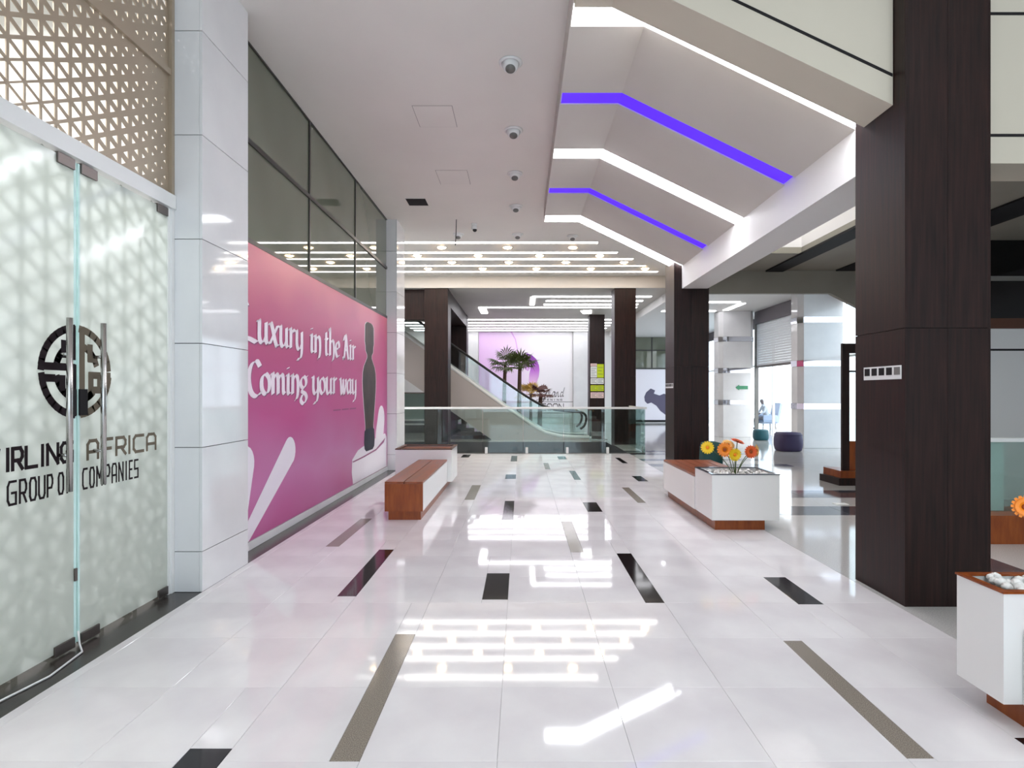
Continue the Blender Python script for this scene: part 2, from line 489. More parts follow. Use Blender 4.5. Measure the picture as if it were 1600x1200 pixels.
# (x joint index relative to k=0, side, y0, y1, width, material)
def J(k): return -0.106 + 0.597 * k
INS = []
def ins(k, side, y0, y1, w, m): 
    x = J(k)
    INS.append((x - w, x, y0, y1, m) if side == 'r' else (x, x + w, y0, y1, m))
B_, T_ = 'granite_black', 'granite_tan'
ins(-2, 'r', 4.47, 5.80, .15, B_); ins(0, 'r', 4.40, 5.04, .2, B_); ins(2, 'r', 4.33, 5.66, .145, B_); ins(4, 'r', 4.30, 4.93, .19, B_)
ins(-1, 'r', 2.47, 3.77, .132, T_); ins(3, 'l', 2.49, 3.67, .12, T_)
ins(-2, 'r', 1.86, 2.56, .19, B_); ins(4, 'l', 2.0, 2.64, .2, B_)
ins(-3, 'r', 5.91, 7.22, .14, T_); ins(1, 'l', 5.70, 7.05, .13, T_)
ins(0, 'r', 7.15, 8.40, .14, B_); ins(2, 'r', 7.63, 8.29, .2, B_)
ins(-1, 'r', 8.48, 9.82, .15, T_); ins(3, 'l', 8.25, 9.59, .12, T_)
ins(0, 'r', 10.54, 11.10, .2, B_); ins(2, 'r', 10.42, 11.62, .12, B_); ins(4, 'r', 10.24, 10.90, .18, B_)
ins(1, 'l', 11.83, 12.9, .11, T_)
ins(0, 'r', 13.2, 14.35, .15, B_); ins(-2, 'r', 14.0, 14.65, .2, B_); ins(2, 'r', 13.6, 14.25, .2, B_); ins(4, 'l', 12.85, 13.93, .12, B_)
YJ = [2.47 + 0.62 * k for k in range(-4, 21)] + [FY1]
def subtract(r, h):
    x0, x1, y0, y1 = r; a0, a1, b0, b1 = h
    if a1 <= x0 + 1e-4 or a0 >= x1 - 1e-4 or b1 <= y0 + 1e-4 or b0 >= y1 - 1e-4: return [r]
    out = []
    if a0 > x0 + 0.012: out.append((x0, a0, y0, y1))
    if a1 < x1 - 0.012: out.append((a1, x1, y0, y1))
    m0, m1 = max(a0, x0), min(a1, x1)
    if b0 > y0 + 0.012: out.append((m0, m1, y0, b0))
    if b1 < y1 - 0.012: out.append((m0, m1, b1, y1))
    return out
TILE_ME = {}
def tile(x0, x1, y0, y1, m, parent, name='tile', gap=0.0007, z=0.0):
    w, l = round(x1 - x0 - 2 * gap, 4), round(y1 - y0 - 2 * gap, 4)
    key = (w, l, m, parent.name)
    if key not in TILE_ME:
        me = bpy.data.meshes.new(name)
        b = 0.0012
        v = boxv(-w / 2, w / 2, -l / 2, l / 2, -0.006, -b) + [(-w / 2 + b, -l / 2 + b, 0), (w / 2 - b, -l / 2 + b, 0), (w / 2 - b, l / 2 - b, 0), (-w / 2 + b, l / 2 - b, 0)]
        f = [(0, 3, 2, 1), (0, 1, 5, 4), (1, 2, 6, 5), (2, 3, 7, 6), (3, 0, 4, 7), (4, 5, 9, 8), (5, 6, 10, 9), (6, 7, 11, 10), (7, 4, 8, 11), (8, 9, 10, 11)]
        me.from_pydata(v, [], f); me.materials.append(MATS[m]); TILE_ME[key] = me
    return link(name, TILE_ME[key], ((x0 + x1) / 2, (y0 + y1) / 2, z), parent)
# the stretch behind the camera, one row of big slabs
for i in range(len(XC) - 1):
    tile(XC[i], XC[i + 1], FY0, YJ[0], 'tile_white', floor)
    for j in range(len(YJ) - 1):
        rs = [(XC[i], XC[i + 1], YJ[j], YJ[j + 1])]
        for (a0, a1, b0, b1, m) in INS:
            rs = [q for r in rs for q in subtract(r, (a0, a1, b0, b1))]
        for r in rs:
            tile(r[0], r[1], r[2], r[3], 'tile_white', floor)
for (a0, a1, b0, b1, m) in INS:
    tile(a0, a1, b0, b1, m, floor, 'stone_inset')
# threshold strips of dark stone along the shop fronts
t1 = box('trim_1', -2.86, FX0, -5, 14.95, -0.25, -0.002, 'threshold'); structure(t1, 'dark stone threshold strip along the left shop fronts', 'trim')
# right hall floor
fh = box('floor_hall', FX1, 16, -5, 31, -0.25, -0.006, 'grout'); structure(fh, 'grey polished stone floor of the hall beyond the columns', 'floor')
bands = [(7.42, 8.0), (8.65, 9.3), (12.3, 12.7), (13.3, 13.7), (14.6, 14.9), (15.3, 15.6)]
ys = [-5, 2.0, 4.0, 5.6]
edges = []
prev = -5.0
for (b0, b1) in bands:
    edges.append((prev, b0, 'granite_grey')); edges.append((b0, b1, 'granite_band')); prev = b1
edges.append((prev, 31, 'granite_grey'))
XH = [FX1, 4.3, 5.9, 7.5, 9.1, 16]
for (e0, e1, m) in edges:
    for i in range(len(XH) - 1):
        mm = m if i < 2 else 'granite_grey'
        tile(XH[i], XH[i + 1], e0, e1, mm, fh, 'stone_slab', 0.002)
box('stone_strip', 3.9, 4.52, 4.95, 6.05, -0.004, 0.001, 'granite_band', fh)
# floor round the escalator opening
ff = box('floor_far', -14, FX1, 18.5, 31, -0.3, -0.002, 'granite_grey'); structure(ff, 'grey stone floor beyond the escalator opening', 'floor')
fl = box('floor_left', -14, -6.0, 12.5, 18.5, -0.3, -0.002, 'granite_grey'); structure(fl, 'grey stone floor left of the escalator opening', 'floor')
fp = box('floor_lower', -14, FX1, 14.0, 24, -4.6, -4.5, 'granite_band'); structure(fp, 'dark floor of the level below the opening', 'floor')
for (nm, a) in (('wall_pit_front', (-6.0, FX1, 14.95, 15.03, -4.5, -0.003)), ('wall_pit_back', (-6.0, FX1, 18.42, 18.5, -4.5, -0.004)), ('wall_pit_right', (FX1 - .08, FX1, 15.03, 18.42, -4.5, -0.004)), ('wall_pit_left', (-6.0, -5.92, 15.03, 18.42, -4.5, -0.004))):
    w = box(nm, *a, 'granite_band'); structure(w, 'dark inner face of the escalator opening, ' + {'front': 'near', 'back': 'far', 'right': 'right', 'left': 'left'}[nm.split('_')[-1]] + ' side', 'wall')

# ---- ceilings
CZ = 5.15
c1 = box('ceiling', -6.5, 0.44, -5, 17.35, CZ, CZ + .12, 'ceiling_paint'); structure(c1, 'flat pale plaster ceiling over the white corridor', 'ceiling')
c1b = box('ceiling_middle', 0.44, 4.6, 10.97, 17.35, CZ, CZ + .12, 'ceiling_paint'); structure(c1b, 'flat pale ceiling beyond the sloping light bulkhead', 'ceiling')
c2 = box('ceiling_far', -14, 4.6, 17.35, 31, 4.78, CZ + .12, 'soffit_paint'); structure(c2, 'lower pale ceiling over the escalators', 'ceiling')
c2l = box('ceiling_left', -14, -6.5, 12, 17.35, CZ, CZ + .12, 'ceiling_paint'); structure(c2l, 'pale ceiling left of the corridor', 'ceiling')
c3 = box('ceiling_hall', 4.6, 9.3, 10.75, 31, 4.5, CZ + .12, 'wall_white'); structure(c3, 'white ceiling of the bright right hall', 'ceiling')
roof = box('ceiling_upper', 0.44, 12, -5, 10.97, 6.0, 6.1, 'wall_white'); structure(roof, 'white upper ceiling above the bulkheads', 'ceiling')
sd = box('wall_upper_step', 0.40, 0.44, -5, 10.97, CZ + .12, 6.0, 'wall_white'); structure(sd, 'white upstand between the ceiling levels', 'wall')
# sloping bulkhead: strips between the light slots
bulk = thing('ceiling_slope', 'sloping white bulkhead panels stepping down toward the dark columns', 'ceiling', (1.7, 7.8, 3.95), kind='structure')
PROF = [(0.44, 4.87), (1.095, 4.87), (2.985, 3.946)]
def bulk_poly(dz0, dz1):
    a = [(x, z + dz0) for x, z in PROF]; b = [(x, z + dz1) for x, z in reversed(PROF)]
    return a + b
SLOTS = [(4.94, 'w'), (6.345, 'v'), (7.81, 'w'), (9.245, 'v'), (10.74, 'e')]
HW = {'w': .15, 'v': .125, 'e': .19}
seg = []
prev = 4.75
for (yc, kd) in SLOTS:
    seg.append((prev, yc - HW[kd])); prev = yc + HW[kd]
seg.append((prev, 10.97))
for a, b in seg:
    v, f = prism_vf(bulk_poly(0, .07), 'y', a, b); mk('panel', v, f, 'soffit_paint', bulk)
box('side_face', 0.43, 0.44, 4.75, 10.97, 4.87, CZ, 'soffit_paint', bulk)
v, f = prism_vf([(0.44, 4.87), (1.095, 4.87), (2.985, 3.946), (2.985, CZ), (.44, CZ)], 'y', 10.97, 10.985); mk('end_face', v, f, 'soffit_paint', bulk)
ORD = ['first', 'second', 'third', 'fourth', 'fifth', 'sixth', 'seventh', 'eighth']
slotlab = ['nearest bent white light slot, behind the black-jointed beam', 'violet light slot nearest the camera in the sloping bulkhead', 'middle bent white light slot between the two violet slots', 'farther violet light slot in the sloping bulkhead', 'farthest bent white light slot, ending at the far dark column']
for (yc, kd), lab in zip(SLOTS, slotlab):
    t = thing('ceiling_light', lab, 'ceiling light', (1.7, yc, 4.0), 'bent light slots in the bulkhead')
    h = HW[kd] - .003
    m = 'light_violet' if kd == 'v' else 'light_white'
    d = .014
    mk('diffuser', *prism_vf([(0.45, 4.87 + d), (1.095, 4.87 + d), (1.095, 4.88 + d), (0.45, 4.88 + d)], 'y', yc - h, yc + h), m, t)
    mk('diffuser', *prism_vf([(1.095, 4.87 + d), (2.975, 3.951 + d), (2.975, 3.961 + d), (1.095, 4.88 + d)], 'y', yc - h, yc + h), m, t)
    MBt = MB()
    MBt.prism([(0.441, 4.885 + d), (1.095, 4.885 + d), (2.984, 3.962 + d), (2.984, 4.0 + d), (1.095, 4.92 + d), (0.441, 4.92 + d)], 'y', yc - h, yc + h)
    MBt.build('housing', 'white_metal', t)
# side beam along the column line
sb = box('beam_side', 2.985, 3.46, 4.885, 10.605, 3.53, 6.0, 'wall_white'); structure(sb, 'white beam running from the near dark column to the far one', 'beam')
# cross beam with black joints
nb = thing('beam_cross', 'sloping beige cross beam with thin black joints at the near column', 'beam', (1.6, 4.5, 3.8), kind='structure')
def beam_z(x): return 4.81 if x < .75 else 4.81 - (x - .75) * (1.45 / 3.05)
mk('fascia', *prism_vf([(.44, 4.81), (.75, 4.81), (2.855, beam_z(2.855)), (2.855, 6.0), (.44, 6.0)], 'y', 4.38, 4.75), 'fascia_beige', nb)
mk('fascia', *prism_vf([(3.505, 3.36), (9.2, 3.36), (9.2, 6.0), (3.505, 6.0)], 'y', 4.38, 4.75), 'fascia_beige', nb)
for dz in (.215, 1.15):
    mk('joint', *prism_vf([(.46, beam_z(.46) + dz), (.75, 4.81 + dz), (2.85, beam_z(2.85) + dz), (2.85, beam_z(2.85) + dz + .022), (.75, 4.832 + dz), (.46, 4.832 + dz)], 'y', 4.374, 4.381), 'black_plastic', nb)
    box('joint', 3.51, 9.2, 4.374, 4.381, 3.36 + dz - .01, 3.36 + dz + .01, 'black_plastic', nb)
# right soffit with dark air slots
rs = thing('ceiling_soffit', 'olive grey soffit with black air slots right of the white beam', 'ceiling', (5.5, 8, 3.86), kind='structure')
mb = MB(); mb.box(4.57, 9.2, 4.75, 10.65, 3.87, 3.97); mb.build('slab', 'olive_paint', rs)
box('slab', 3.465, 4.57, 9.3, 10.65, 3.87, 3.97, 'olive_paint', rs)
box('edge_strip', 4.54, 4.86, 4.76, 10.6, 3.84, 3.872, 'black_plastic', rs)
box('air_slot', 5.82, 6.36, 4.76, 10.55, 3.845, 3.872, 'black_plastic', rs)
box('upstand', 4.57, 4.65, 4.75, 9.3, 3.97, 6.0, 'wall_white', rs)
box('upstand', 3.465, 4.57, 9.3, 9.38, 3.97, 6.0, 'wall_white', rs)
mk('fascia', *prism_vf([(3.505, 3.45), (5.78, 3.45), (7.4, 2.62), (9.3, 2.62), (9.3, 6.0), (3.505, 6.0)], 'y', 10.65, 10.75), 'olive_paint', rs)
# curved cove inside the opening
pts = []
for k in range(9):
    a = math.pi / 2 * k / 8
    pts.append((3.47 + 0.9 - 0.9 * math.cos(a), 4.6 + .9 * math.sin(a)))
mk('cove', *prism_vf(pts + [(3.47, 5.5)], 'y', 6.6, 8.2), 'wall_white', rs)

# ---- left side: pillars, glazing, wall, shop
LW = -2.76
def clad_pillar(name, y0, y1, label):
    t = thing(name, label, 'pillar', ((LW + FX0) / 2, (y0 + y1) / 2, 0), kind='structure')
    x0, x1 = -2.95, FX0
    box('core', x0 + .02, x1 - .02, y0 + .02, y1 - .02, 0, CZ, 'joint_dark', t)
    zs = [0.0] + [.323 + .835 * k for k in range(6)] + [CZ]
    g = .003
    for k in range(len(zs) - 1):
        a, b = zs[k] + g, zs[k + 1] - g
        if k == 0: a = 0.001
        if k == len(zs) - 2: b = CZ - .001
        box('panel', x0, x1 - .022, y0, y0 + .02, a, b, 'porcelain', t)
        box('panel', x1 - .02, x1, y0 + .001, y1 - .001, a, b, 'porcelain', t)
        box('panel', x0, x1 - .022, y1 - .02, y1, a, b, 'porcelain', t)
    return t
clad_pillar('pillar_near', 4.565, 5.33, 'glossy white tiled pillar between the glass door and the pink poster')
clad_pillar('pillar_far', 11.69, 12.46, 'white tiled pillar at the far end of the pink poster')
wl = box('wall_left', -3.0, -2.80, 5.3, 11.72, 0, CZ, 'wall_white'); structure(wl, 'plain shop front wall carrying the pink poster', 'wall')
g1 = thing('window_1', 'grey green glazed band with black mullions above the pink poster', 'window', (LW, 8.5, 3.12), kind='structure')
ym = [5.33, 7.435, 9.487, 11.69]
zm = [3.15, 4.15, CZ]
for i in range(3):
    for j in range(2):
        box('pane', -2.795, -2.775, ym[i] + .012, ym[i + 1] - .012, zm[j] + .02, zm[j + 1] - .012, 'glass_spandrel', g1)
for y in ym[1:3]:
    box('mullion', -2.799, LW, y - .02, y + .02, 3.15, CZ - .002, 'mullion', g1)
box('transom', -2.799, LW + .004, 5.335, 11.685, 4.125, 4.175, 'mullion', g1)
box('transom', -2.799, LW + .004, 5.335, 11.685, 3.115, 3.165, 'mullion', g1)
box('head', -2.799, LW + .002, 5.335, 11.685, CZ - .02, CZ - .001, 'mullion', g1)
sk = box('baseboard_left', -2.80, LW + .01, 5.335, 11.69, 0, .085, 'porcelain'); structure(sk, 'white skirting under the pink poster', 'skirting')

# wall behind the escalators, back wall, rear closing walls
wf = box('wall_far', -14, 9.3, 29.9, 30.1, 0, CZ + .1, 'wall_white'); structure(wf, 'far white wall behind the escalator', 'wall')
wl2 = box('wall_far_left', -14.1, -14, 12, 30.1, 0, CZ + .1, 'wall_white'); structure(wl2, 'white wall at the far left of the escalator hall', 'wall')
wl3 = box('wall_behind_shop', -14, -2.95, 12.3, 12.42, 0, CZ + .1, 'wall_white'); structure(wl3, 'white wall closing the shop beside the far pillar', 'wall')
wr = thing('wall_rear', 'white wall with an added fill light opening behind the camera', 'wall', (2, -5, 0), kind='structure')
for a in ((-7, -2.5, -.25, 6.1), (6.5, 16, -.25, 6.1), (-2.5, 6.5, -.25, .4), (-2.5, 6.5, 4.95, 6.1)):
    box('wall_panel', a[0], a[1], -5.1, -5, a[2], a[3], 'wall_white', wr)
w4 = thing('rear_fill_window', 'added unseen glazing behind the camera that lets in fill light', 'window', (2, -5.05, .4), kind='structure')  # added glazing, out of view, so sky light fills the corridor from behind
for k in range(4):
    box('pane', -2.5 + k * 2.25 + .03, -2.5 + (k + 1) * 2.25 - .03, -5.06, -5.05, .4, 4.95, 'glass_window', w4)
    box('mullion', -2.5 + k * 2.25 - .03, -2.5 + k * 2.25 + .03, -5.09, -5.01, .4, 4.95, 'white_metal', w4)
box('mullion', 6.47, 6.53, -5.09, -5.01, .4, 4.95, 'white_metal', w4)
# shop interior behind the frosted doors
sh = thing('wall_shop', 'white shop interior behind the frosted doors', 'wall', (-4.5, 2, 0), kind='structure')
box('back_wall', -5.5, -5.4, -5, 5.2, 0, CZ, 'wall_shop', sh)
box('end_wall', -5.5, -2.97, 5.1, 5.2, 0, CZ, 'wall_shop', sh)
box('shop_floor', -5.5, -2.87, -5, 5.2, -.1, -.001, 'tile_white', sh)

# ---- dark wood columns
def wood_column(name, x0, x1, y0, y1, z1, label, zsplit=2.08):
    t = thing(name, label, 'column', ((x0 + x1) / 2, (y0 + y1) / 2, 0))
    box('core', x0 + .012, x1 - .012, y0 + .012, y1 - .012, 0, z1, 'black_plastic', t)
    for (a, b) in ((0.0, zsplit - .002), (zsplit + .002, z1)):
        ymid = (y0 + y1) / 2; xmid = (x0 + x1) / 2
        box('panel', x0, x0 + .01, y0, y1, a, b, 'wood_dark', t)
        box('panel', x1 - .01, x1, y0, y1, a, b, 'wood_dark', t)
        box('panel', x0 + .011, xmid - .001, y0, y0 + .01, a, b, 'wood_dark', t)
        box('panel', xmid + .001, x1 - .011, y0, y0 + .01, a, b, 'wood_dark', t)
        box('panel', x0 + .011, x1 - .011, y1 - .01, y1, a, b, 'wood_dark', t)
    return t
wood_column('wood_column', 2.86, 3.50, 4.25, 4.88, 6.0, 'large near dark brown wood column carrying the wide switch plate')
wood_column('wood_column', 2.84, 3.49, 10.61, 11.25, CZ, 'dark brown wood column behind the flower planter bench')
wood_column('wood_column', 2.84, 3.49, 17.40, 18.03, 4.78, 'dark brown wood column at the right end of the glass balustrade')
wood_column('wood_column', 2.78, 3.40, 23.3, 23.95, 4.78, 'far dark wood column covered with notices')
wood_column('wood_column', -2.97, -2.25, 17.40, 18.1, 4.78, 'dark brown wood column in front of the escalator')
wood_column('wood_column', -2.95, -2.25, 23.3, 24.0, 4.78, 'dark wood column behind the escalator, partly hidden')
bm = box('beam_wood', -2.94, -2.26, 18.10, 23.3, 4.3, 4.78, 'wood_dark'); structure(bm, 'dark wood beam joining the two columns above the escalator', 'beam')
bm2 = box('beam_wood_left', -6.5, -2.97, 17.6, 18.0, 3.85, 4.78, 'wood_dark'); structure(bm2, 'dark wood bulkhead left of the escalator column', 'beam')

# ---- right facade
fc = thing('window_2', 'tall daylight glazing along the right hall', 'window', (9.25, 18, 0), kind='structure')
for (a, b) in ((13.6, 16.2), (20.9, 23.9), (23.9, 26.9), (26.9, 29.9)):
    box('pane', 9.24, 9.25, a + .03, b - .03, .06, 4.1, 'glass_window', fc)
    box('mullion', 9.2, 9.28, a - .03, a + .03, 0, 4.5, 'white_metal', fc)
    box('transom', 9.2, 9.28, a + .03, b - .03, 2.6, 2.66, 'white_metal', fc)
    box('header', 9.2, 9.28, a + .03, b - .03, 4.1, 4.5, 'shutter_box', fc)
sh2 = thing('roller_shutter', 'half lowered white roller shutter between the two banded columns', 'shutter', (8.5, 19, 2.5))
box('shutter_box', 8.42, 8.62, 17.2, 20.6, 4.05, 4.49, 'shutter_box', sh2)
k = 0
z = 2.56
while z < 4.04:
    box('slat', 8.5, 8.53, 17.2, 20.6, z, z + .078, 'shutter', sh2); z += .085
box('bottom_bar', 8.48, 8.55, 17.2, 20.6, 2.48, 2.555, 'steel_dark', sh2)
box('guide_rail', 8.46, 8.57, 20.6, 20.7, 0, 4.49, 'grey_trim', sh2)
box('guide_rail', 8.46, 8.57, 17.1, 17.2, 0, 4.49, 'grey_trim', sh2)
ext = box('floor_exterior', 9.3, 40, 4, 60, -.3, -.05, 'exterior'); structure(ext, 'sunlit paving outside the right hall', 'ground')
ext2 = box('floor_entrance', 16, 40, -5, 4, -.3, -.05, 'exterior'); structure(ext2, 'pale paving at the outer entrance', 'ground')
# white banded columns
def banded(cx, yf, w, dp, label, bands, top):
    r = w / 2; c = .13
    cy = yf + dp / 2
    t = thing('banded_column', label, 'column', (cx, cy, 0))
    octo = [(cx - r + c, yf), (cx + r - c, yf), (cx + r, yf + c), (cx + r, yf + dp - c), (cx + r - c, yf + dp), (cx - r + c, yf + dp), (cx - r, yf + dp - c), (cx - r, yf + c)]
    zs = [0.0]
    for b in bands: zs += [b - .085, b + .085]
    zs.append(top)
    for i in range(0, len(zs), 2):
        mk('panel_drum', *prism_vf(octo, 'z', zs[i] + .004, zs[i + 1] - .004), 'porcelain', t)
    oc2 = [(cx + (x - cx) * 1.02, cy + (y - cy) * 1.02) for x, y in octo]
    for b in bands:
        mk('chrome_band', *prism_vf(oc2, 'z', b - .085, b + .085), 'chrome', t)
    oc3 = [(cx + (x - cx) * .97, cy + (y - cy) * .97) for x, y in octo]
    mk('core', *prism_vf(oc3, 'z', 0, top), 'joint_dark', t)
banded(8.64, 16.3, 1.38, .62, 'white octagonal column with chrome bands beside the purple pouf', (1.2, 2.43, 3.68), 4.5)
banded(7.68, 20.3, 1.24, .72, 'farther white octagonal column with the green arrow sign', (1.24, 2.38, 3.5), 4.5)
# dark glazed volume at the right edge
vo = thing('wall_right', 'white panelled wall with black glazing above, right of the near column', 'wall', (8, 8.6, 0), kind='structure')
box('panel', 6.6, 11, 8.5, 8.6, 0, 2.22, 'wall_white', vo)
box('panel', 6.6, 11, 8.5, 8.6, 2.25, 2.55, 'wall_white', vo)
box('joint', 6.6, 11, 8.51, 8.6, 2.215, 2.255, 'black_plastic', vo)
box('wood_rail', 6.6, 11, 8.46, 8.6, 2.55, 2.70, 'plaque_brown', vo)
box('black_pane', 6.6, 11, 8.5, 8.56, 2.70, 3.26, 'black_glass', vo)
box('transom', 6.6, 11, 8.47, 8.6, 3.26, 3.33, 'grey_trim', vo)
box('black_pane', 6.6, 11, 8.5, 8.56, 3.33, 3.87, 'black_glass', vo)
box('side_wall', 6.6, 6.7, 8.6, 10.6, 0, 3.87, 'wall_white', vo)
wr2 = box('wall_hall_right', 9.3, 9.4, -5, 5.0, 0, 6.1, 'wall_white'); structure(wr2, 'white wall of the hall beside the camera', 'wall')
wr4 = box('wall_hall_side', 9.3, 9.4, 5.0, 13.6, 0, 4.5, 'wall_white'); structure(wr4, 'white side wall of the right hall', 'wall')
wr3 = box('wall_hall_upper', 9.3, 9.4, 5.0, 30.1, 4.5, 6.1, 'wall_white'); structure(wr3, 'white wall above the daylight glazing', 'wall')

# ================================================================== SHOP FRONT (left)
DX = -2.80
# perforated screen above the door
def lattice(y0, y1, z0, z1, s, hole, x):
    mb = MB()
    h = s * math.sqrt(3) / 2
    for r in range(-1, int((y1 - y0) / h) + 1):
        a = y0 + r * h
        off = 0 if r % 2 == 0 else s / 2
        for c in range(-2, int((z1 - z0) / s) + 2):
            b = z0 + c * s + off
            for T in (((a, b), (a + h, b + s / 2), (a, b + s)), ((a + h, b + s / 2), (a + h, b + 1.5 * s), (a, b + s))):
                cy = sum(p[0] for p in T) / 3; cz = sum(p[1] for p in T) / 3
                if cy < y0 or cy > y1 or cz > z1 or cz < z0: continue
                k = hole(cy, cz)
                I = [(cy + (p[0] - cy) * k, cz + (p[1] - cz) * k) for p in T]
                mb.add([(x, *p) for p in T] + [(x, *p) for p in I], [(0, 1, 4, 3), (1, 2, 5, 4), (2, 0, 3, 5)])
    return mb
def hole_top(y, z):
    if z < 4.15:
        d = math.hypot((y - 3.2) / 1.25, (z - 3.3) / 1.1)
        return max(.10, .86 - .60 * d)
    return max(.10, 1.0 - .30 * (y - 3.2) - .62 * (4.95 - z)) if z < 4.95 else .8 - .3 * (y - 3.2)
ps = thing('perforated_screen', 'taupe metal screen with triangular perforations above the glass door', 'screen', (DX, 3.5, 3.17), kind='structure')
for (a, b) in ((3.17, 4.14), (4.17, 5.14)):
    o = lattice(1.6, 4.56, a, b, .125, hole_top, DX - .01).build('perforated_panel', 'perforated', ps)
    sm = o.modifiers.new('thick', 'SOLIDIFY'); sm.thickness = .008; sm.offset = -1
box('joint_rail', DX - .02, DX + .012, 1.6, 4.56, 4.12, 4.17, 'perforated', ps)
box('side_trim', DX - .02, DX + .02, 4.53, 4.564, 3.17, 5.14, 'perforated', ps)
hd = box('trim_door_head', DX - .06, DX + .035, 1.2, 4.562, 3.06, 3.17, 'white_metal'); structure(hd, 'white metal header rail above the frosted doors', 'trim')
jb = thing('trim_door_jamb', 'pale aluminium door jamb against the tiled pillar', 'trim', (DX, 4.52, 0), kind='structure')
box('jamb', DX - .05, DX + .02, 4.525, 4.564, 0, 3.06, 'white_metal', jb)
box('stop', DX - .02, DX + .01, 4.495, 4.525, 0, 3.06, 'white_metal', jb)
wsl = box('wall_shop_front', -2.9, -2.78, -5, 1.6, 0, CZ, 'wall_white'); structure(wsl, 'white shop front wall beside the camera', 'wall')
# backing lattice that shows through the frosted glass
def hole_low(y, z): return max(.2, .70 - .28 * max(0, 1.75 - z) - .35 * max(0, z - 2.55))
lt = thing('lattice_screen', 'pale triangular lattice showing faintly through the frosted doors', 'screen', (DX - .05, 3.2, .3), kind='structure')
o = lattice(1.7, 4.5, .02, 3.05, .19, hole_low, DX - .016).build('lattice_panel', 'lattice_pale', lt)

def door(name, y0, y1, label):
    t = thing(name, label, 'door', (DX, (y0 + y1) / 2, 0.012), kind='structure')
    g = box('glass', DX - .006, DX + .006, y0, y1, .03, 3.04, 'glass_clear', t)
    g.data.materials.append(MATS['glass_frosted'])
    for pl_ in g.data.polygons:
        if pl_.normal.x > .5: pl_.material_index = 1
    return t
d1 = door('door_1', 4.49 - .905, 4.49, 'right frosted glass door leaf with the word AFRICA')
d2 = door('door_2', 3.57 - .93, 3.57, 'left frosted glass door leaf with black lettering cut by the frame')
box('glass_edge', DX - .0065, DX + .0075, 3.585, 3.60, .03, 3.04, 'glass_edge', d1)
box('glass_edge', DX - .0065, DX + .0075, 3.553, 3.571, .03, 3.04, 'glass_edge', d2)
XL = DX + .0078
def fitting(parent, y0, y1, z0, z1, m='steel_dark'):
    box('patch_fitting', DX - .018, DX + .018, y0, y1, z0, z1, m, parent, .002)
fitting(d1, 3.605, 3.74, 2.985, 3.05); fitting(d1, 4.36, 4.488, 2.985, 3.05)
fitting(d1, 3.605, 3.76, .012, .075); fitting(d1, 4.37, 4.488, .012, .075)
fitting(d2, 3.42, 3.552, 2.985, 3.05); fitting(d2, 3.40, 3.552, .012, .075); fitting(d2, 2.66, 2.80, .012, .075)
fitting(d1, 3.59, 3.655, 1.455, 1.62, 'black_plastic'); fitting(d2, 3.50, 3.565, 1.455, 1.62, 'black_plastic')
fitting(d2, 3.553, 3.57, .42, .50, 'steel_dark')
def handle(parent, y):
    h = tube('handle', [(DX + .07, y, 1.0), (DX + .07, y, 2.05)], .0165, 'steel', parent, 14)
    for z in (1.22, 1.83):
        tube('standoff', [(DX + .004, y, z), (DX + .07, y, z)], .011, 'steel', h, 10)
handle(d1, 3.72); handle(d2, 3.44)
# round emblem, half on each leaf
def arc(r, a0, a1, n=12, cx=0, cz=0):
    return [(cx + r * math.cos(math.radians(a0 + (a1 - a0) * i / n)), cz + r * math.sin(math.radians(a0 + (a1 - a0) * i / n))) for i in range(n + 1)]
def emblem(strokes, parent, m):
    pen(strokes, lambda u, v: (XL, 3.578 + u, 1.73 + v), ('round', .046), False).build('emblem', m, parent)
emblem([arc(.27, 97, 176), [(-.268, .025), (-.035, .025)], [(-.035, .268), (-.035, .09)], arc(.165, 106, 165), [(-.105, .17), (-.105, .1)],
        arc(.27, 187, 262), [(-.265, -.045), (-.19, -.045)], arc(.165, 196, 255), [(-.12, -.045), (-.12, -.1)], [(-.035, .025), (-.035, -.26)]], d2, 'letter_dark')
emblem([arc(.27, 83, 6), [(.04, .268), (.04, -.26)], arc(.165, 66, 20), [(.105, .16), (.105, .085)], [(.105, .085), (.15, .085)],
        [(.11, -.02), (.268, -.02)], [(.11, -.02), (.11, -.115)], [(.11, -.115), (.185, -.115)], [(.185, -.115), (.185, -.02)], arc(.27, -10, -82), arc(.18, -50, -70)], d1, 'letter_gold')
def tech(letters, zb, cap, parent, m, w=.024):
    for c, y0, y1 in letters:
        st = [[(y0 + p * (y1 - y0), zb + q * cap) for p, q in s] for s in TECH[c]]
        pen(st, lambda u, v: (XL, u, v), ('round', w), False).build('letter', m, parent)
def ypx(x): return 890 * 2.8 / (815 - x)
tech([('S', 2.80, 2.87), ('W', 2.90, 3.04), ('I', 3.085, 3.105), ('R', 3.125, 3.185), ('L', 3.21, 3.28), ('I', 3.31, 3.33), ('N', 3.355, 3.43), ('G', 3.455, 3.54)], 1.175, .115, d2, 'letter_dark', .022)
tech([('A', 3.665, 3.755), ('F', 3.79, 3.885), ('R', 3.925, 4.015), ('I', 4.04, 4.07), ('C', 4.10, 4.205), ('A', 4.245, 4.345)], 1.17, .115, d1, 'letter_gold', .022)
tech([('G', 3.095, 3.145), ('R', 3.17, 3.21), ('O', 3.235, 3.275), ('U', 3.295, 3.335), ('P', 3.355, 3.39), ('O', 3.435, 3.47), ('F', 3.50, 3.535)], .985, .125, d2, 'letter_dark', .014)
tech([('C', 3.625, 3.66), ('O', 3.685, 3.72), ('M', 3.745, 3.79), ('P', 3.82, 3.86), ('A', 3.885, 3.925), ('N', 3.95, 3.99), ('I', 4.015, 4.03), ('E', 4.055, 4.085), ('S', 4.11, 4.145)], .985, .125, d1, 'letter_dark', .014)
